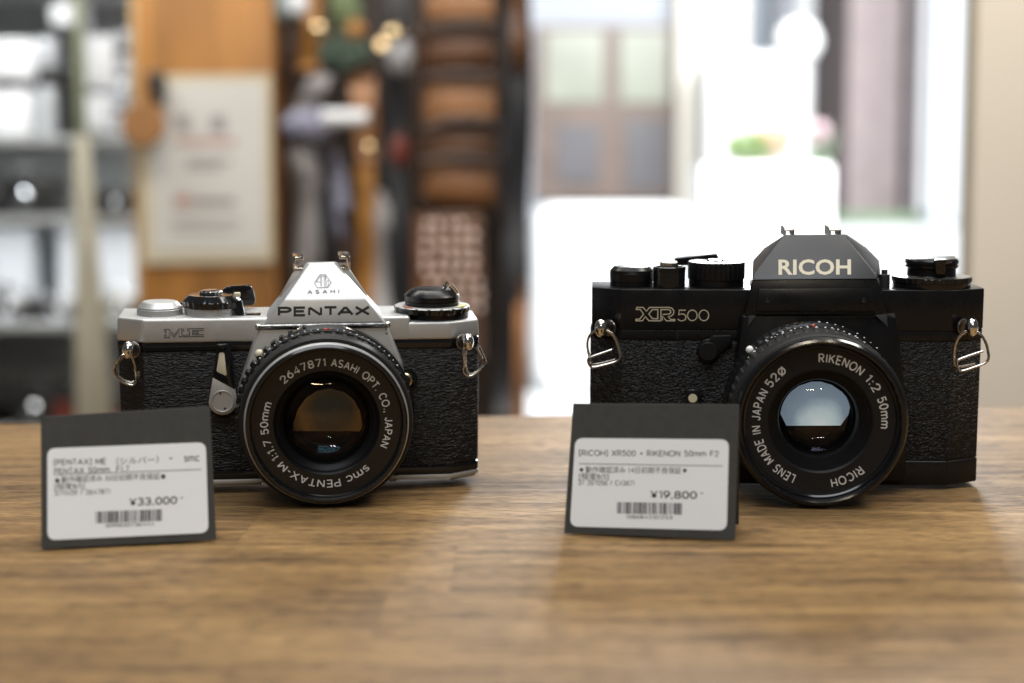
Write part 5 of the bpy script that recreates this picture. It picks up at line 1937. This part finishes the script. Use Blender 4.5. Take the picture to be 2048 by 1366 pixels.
# ================================================================== BACKGROUND, THE STREET
def street():
    SM = dict(
        road=mat('street_paving', (0.55, 0.56, 0.57), 0.8, var=0.08, vscale=2),
        wall=mat('pale_render', (0.34, 0.355, 0.39), 0.7, var=0.05, vscale=1),
        creamwall=mat('cream_render', (0.62, 0.59, 0.52), 0.7, var=0.04, vscale=1),
        frame=mat('brown_window_frame', (0.120, 0.082, 0.064), 0.5, var=0.2, vscale=6),
        pane=mat('greenish_pane', (0.20, 0.215, 0.17), 0.3, var=0.25, vscale=2.2),
        lowpane=mat('grey_pane', (0.080, 0.075, 0.082), 0.4, var=0.15, vscale=3),
        white=mat('white_gloss_paint', (0.82, 0.83, 0.83), 0.45),
        brick=mat('pink_brick', (0.345, 0.285, 0.29), 0.75, var=0.12, vscale=9),
        brick2=mat('grey_pink_brick', (0.25, 0.22, 0.23), 0.75, var=0.12, vscale=9),
        grey=mat('dark_grey_post', (0.24, 0.24, 0.26), 0.5),
        bluew=mat('pale_blue_paint', (0.60, 0.66, 0.74), 0.5),
        blue=mat('grey_blue_panel', (0.58, 0.61, 0.68), 0.5),
        leaf=mat('plant_leaf', (0.21, 0.31, 0.11), 0.5, var=0.35, vscale=30),
        orange=mat('orange_flower', (0.66, 0.42, 0.27), 0.6, var=0.2, vscale=30),
        pink=mat('pink_flower', (0.66, 0.52, 0.55), 0.6, var=0.2, vscale=30),
        grass=mat('verge_green', (0.24, 0.34, 0.22), 0.8, var=0.3, vscale=15),
    )
    fz = -0.76
    # ground and sky
    b = BM()
    for v in ((-12, 4.0, fz), (25, 4.0, fz), (25, 42, fz), (-12, 42, fz)):
        b.verts.new(v)
    b.faces.new(list(b.verts))
    tag(obj('road', b, SM['road'], None, 0), kind='structure')
    b = BM()
    for v in ((-14, 44, -1), (30, 44, -1), (30, 44, 16), (-14, 44, 16)):
        b.verts.new(v)
    b.faces.new(list(b.verts))
    tag(obj('sky', b, emit('hazy_bright_sky', (0.95, 0.98, 1.0), 1.25), None, 0), kind='structure')

    def down(px0, py0, px1, py1, Y, dep, bm=None, bev=0.0):
        """box covering the pixel rectangle, carried down to the ground"""
        b = bm or BM()
        a, c = at(px0, py1, Y), at(px1, py0, Y)
        box(b, a.x, c.x, Y, Y + dep, fz, c.z, bev, 3)
        return b
    # building opposite
    Y = 9.0
    q = at(1220, 400, Y)
    bl = empty('building', (q.x, Y, fz))
    tag(bl, 'pale building with brown framed window across the street', 'building')
    kid('wall', down(980, -260, 1352, 420, Y, 1.5), SM['wall'], bl)
    kid('corner_pier', down(1353, -260, 1500, 420, Y - 0.2, 1.6), SM['creamwall'], bl)
    fr = kid('window', bgbox(1072, 52, 1350, 398, Y - 0.06, 0.058), SM['frame'], bl)
    for (x0, y0, x1, y1, m) in ((1092, 62, 1208, 205, 'pane'), (1240, 62, 1336, 205, 'pane'), (1112, 250, 1200, 366, 'lowpane'), (1252, 240, 1336, 380, 'lowpane')):
        b = bgbox(x0, y0, x1, y1, Y - 0.075, 0.014)
        bmesh.ops.translate(b, verts=b.verts, vec=-bl.location)
        obj('pane', b, SM[m], fr)
    # overexposed white car-height wall across the pavement
    b = down(1066, 410, 1395, 900, 6.6, 0.8, None, 0.09)
    thing_mesh('low_wall', b, SM['white'], 'blown out white low wall under the brown framed window', 'wall')
    b = down(1412, 104, 1622, 420, 8.2, 0.5, None, 0.05)
    thing_mesh('white_cabinet', b, SM['white'], 'tall overexposed white cabinet behind the planter', 'cabinet')
    # planter with flowers
    Y = 6.0
    q = at(1535, 500, Y)
    plr = empty('planter_box', (q.x, Y, fz))
    tag(plr, 'white planter box outside the window behind the black camera', 'planter')
    b = down(1400, 330, 1666, 900, Y, 0.45, None, 0.01)
    kid('box', b, SM['white'], plr)
    b = BM()
    a, c = at(1410, 336, Y), at(1660, 336, Y)
    box(b, a.x, c.x, Y + 0.03, Y + 0.42, a.z - 0.02, a.z + 0.015)
    kid('soil', b, mat('planter_soil', (0.10, 0.07, 0.05), 0.9), plr)

    def plant(px, py, rpx, m, label, hpx, seed, n=420):
        rnd = random.Random(seed)
        c = at(px, py, Y + 0.2)
        base = at(px, 338, Y + 0.2)
        root = empty('flowering_plant', base)
        tag(root, label, 'plant', 'plants in the planter box')
        rr, hh = rpx / F * Y, hpx / F * Y
        b = BM()
        for _ in range(n):
            while True:
                u = Vector((rnd.uniform(-1, 1), rnd.uniform(-1, 1), rnd.uniform(-1, 1)))
                if u.length < 1 and rnd.random() < 0.35 + u.length * 0.65:
                    break
            o = c + Vector((u.x * rr, u.y * rr * 0.8, u.z * hh))
            d1 = Vector((rnd.gauss(0, 1), rnd.gauss(0, 1), rnd.gauss(0, 1))).normalized() * 0.022
            d2 = Vector((rnd.gauss(0, 1), rnd.gauss(0, 1), rnd.gauss(0, 1))).normalized() * 0.010
            b.faces.new([b.verts.new(o - d1), b.verts.new(o + d2), b.verts.new(o + d1), b.verts.new(o - d2)])
        kid('foliage' if m == 'leaf' else 'blossom', b, SM[m], root, 0)
        b = BM()
        for i in range(6):
            tube(b, [base + Vector((0.01 * i - 0.03, 0, -0.01)), c + Vector((0.03 * i - 0.08, 0, 0))], 0.003, 6)
        kid('stem', b, SM['grass'], root)
    plant(1494, 294, 52, 'leaf', 'bright green leafy plant at the left in planter', 38, 1, 300)
    plant(1552, 280, 40, 'orange', 'pale orange flowers right of the green plant', 40, 2, 170)
    plant(1638, 264, 22, 'pink', 'small pink flowers at the right end of planter', 22, 3, 110)
    # globe lamp
    Y = 7.4
    c = at(1596, 84, Y)
    g = empty('globe_lamp', (c.x, Y, fz))
    tag(g, 'white globe street lamp above the planter', 'street lamp')
    b = BM()
    ball(b, c, 0.105, 28)
    kid('globe', b, SM['white'], g)
    b = BM()
    tube(b, [(c.x, Y, fz), (c.x, Y, c.z - 0.09)], 0.03, 16)
    kid('pole', b, SM['white'], g)
    # far strips
    b = down(1492, -260, 1566, 420, 12.5, 0.5)
    thing_mesh('wall_panel', b, SM['bluew'], 'pale blue panel behind the white cabinet', 'panel')
    b = down(1545, -260, 1600, 420, 12.0, 0.4)
    thing_mesh('wall_panel', b, SM['blue'], 'grey blue panel behind the globe lamp', 'panel')
    b = down(1646, -260, 1692, 420, 11.6, 0.4)
    thing_mesh('wall_panel', b, SM['grey'], 'dark grey panel left of pink brick building', 'panel')
    # pink building
    Y = 10.0
    q = at(1760, 400, Y)
    pk = empty('brick_building', (q.x, Y, fz))
    tag(pk, 'pink brick building across the street at right', 'building')
    kid('wall', down(1690, -260, 1812, 440, Y, 1.2), SM['brick'], pk)
    kid('side_pier', down(1814, -260, 1852, 440, Y + 0.05, 1.2), SM['brick2'], pk)
    # terrace it stands on
    b = down(1640, 452, 2080, 900, 8.6, 3.4)
    tag(obj('pavement', b, SM['road'], None), kind='structure')
    # verge
    rnd = random.Random(5)
    b = BM()
    z = at(1750, 452, 9.2).z
    xa, xb = at(1672, 450, 9.6).x, at(1860, 450, 9.6).x
    for _ in range(1400):
        x, y = rnd.uniform(xa, xb), rnd.uniform(9.3, 9.9)
        h = rnd.uniform(0.03, 0.075)
        dx, dy = rnd.uniform(-.02, .02), rnd.uniform(-.02, .02)
        zz = at(1750, 452, 8.6).z
        b.faces.new([b.verts.new((x - 0.008, y, zz)), b.verts.new((x + 0.008, y, zz)), b.verts.new((x + dx, y + dy, zz + h))])
    tag(obj('verge_grass', b, SM['grass'], None, 0), 'strip of green grass at the foot of pink building', 'grass', kind='stuff')
    b = down(1864, -260, 1922, 450, 8.9, 0.15)
    thing_mesh('window_post', b, SM['bluew'], 'pale blue post beside the beige pillar', 'post')


silver_camera()
black_camera()
all_cards()
shop()
street()
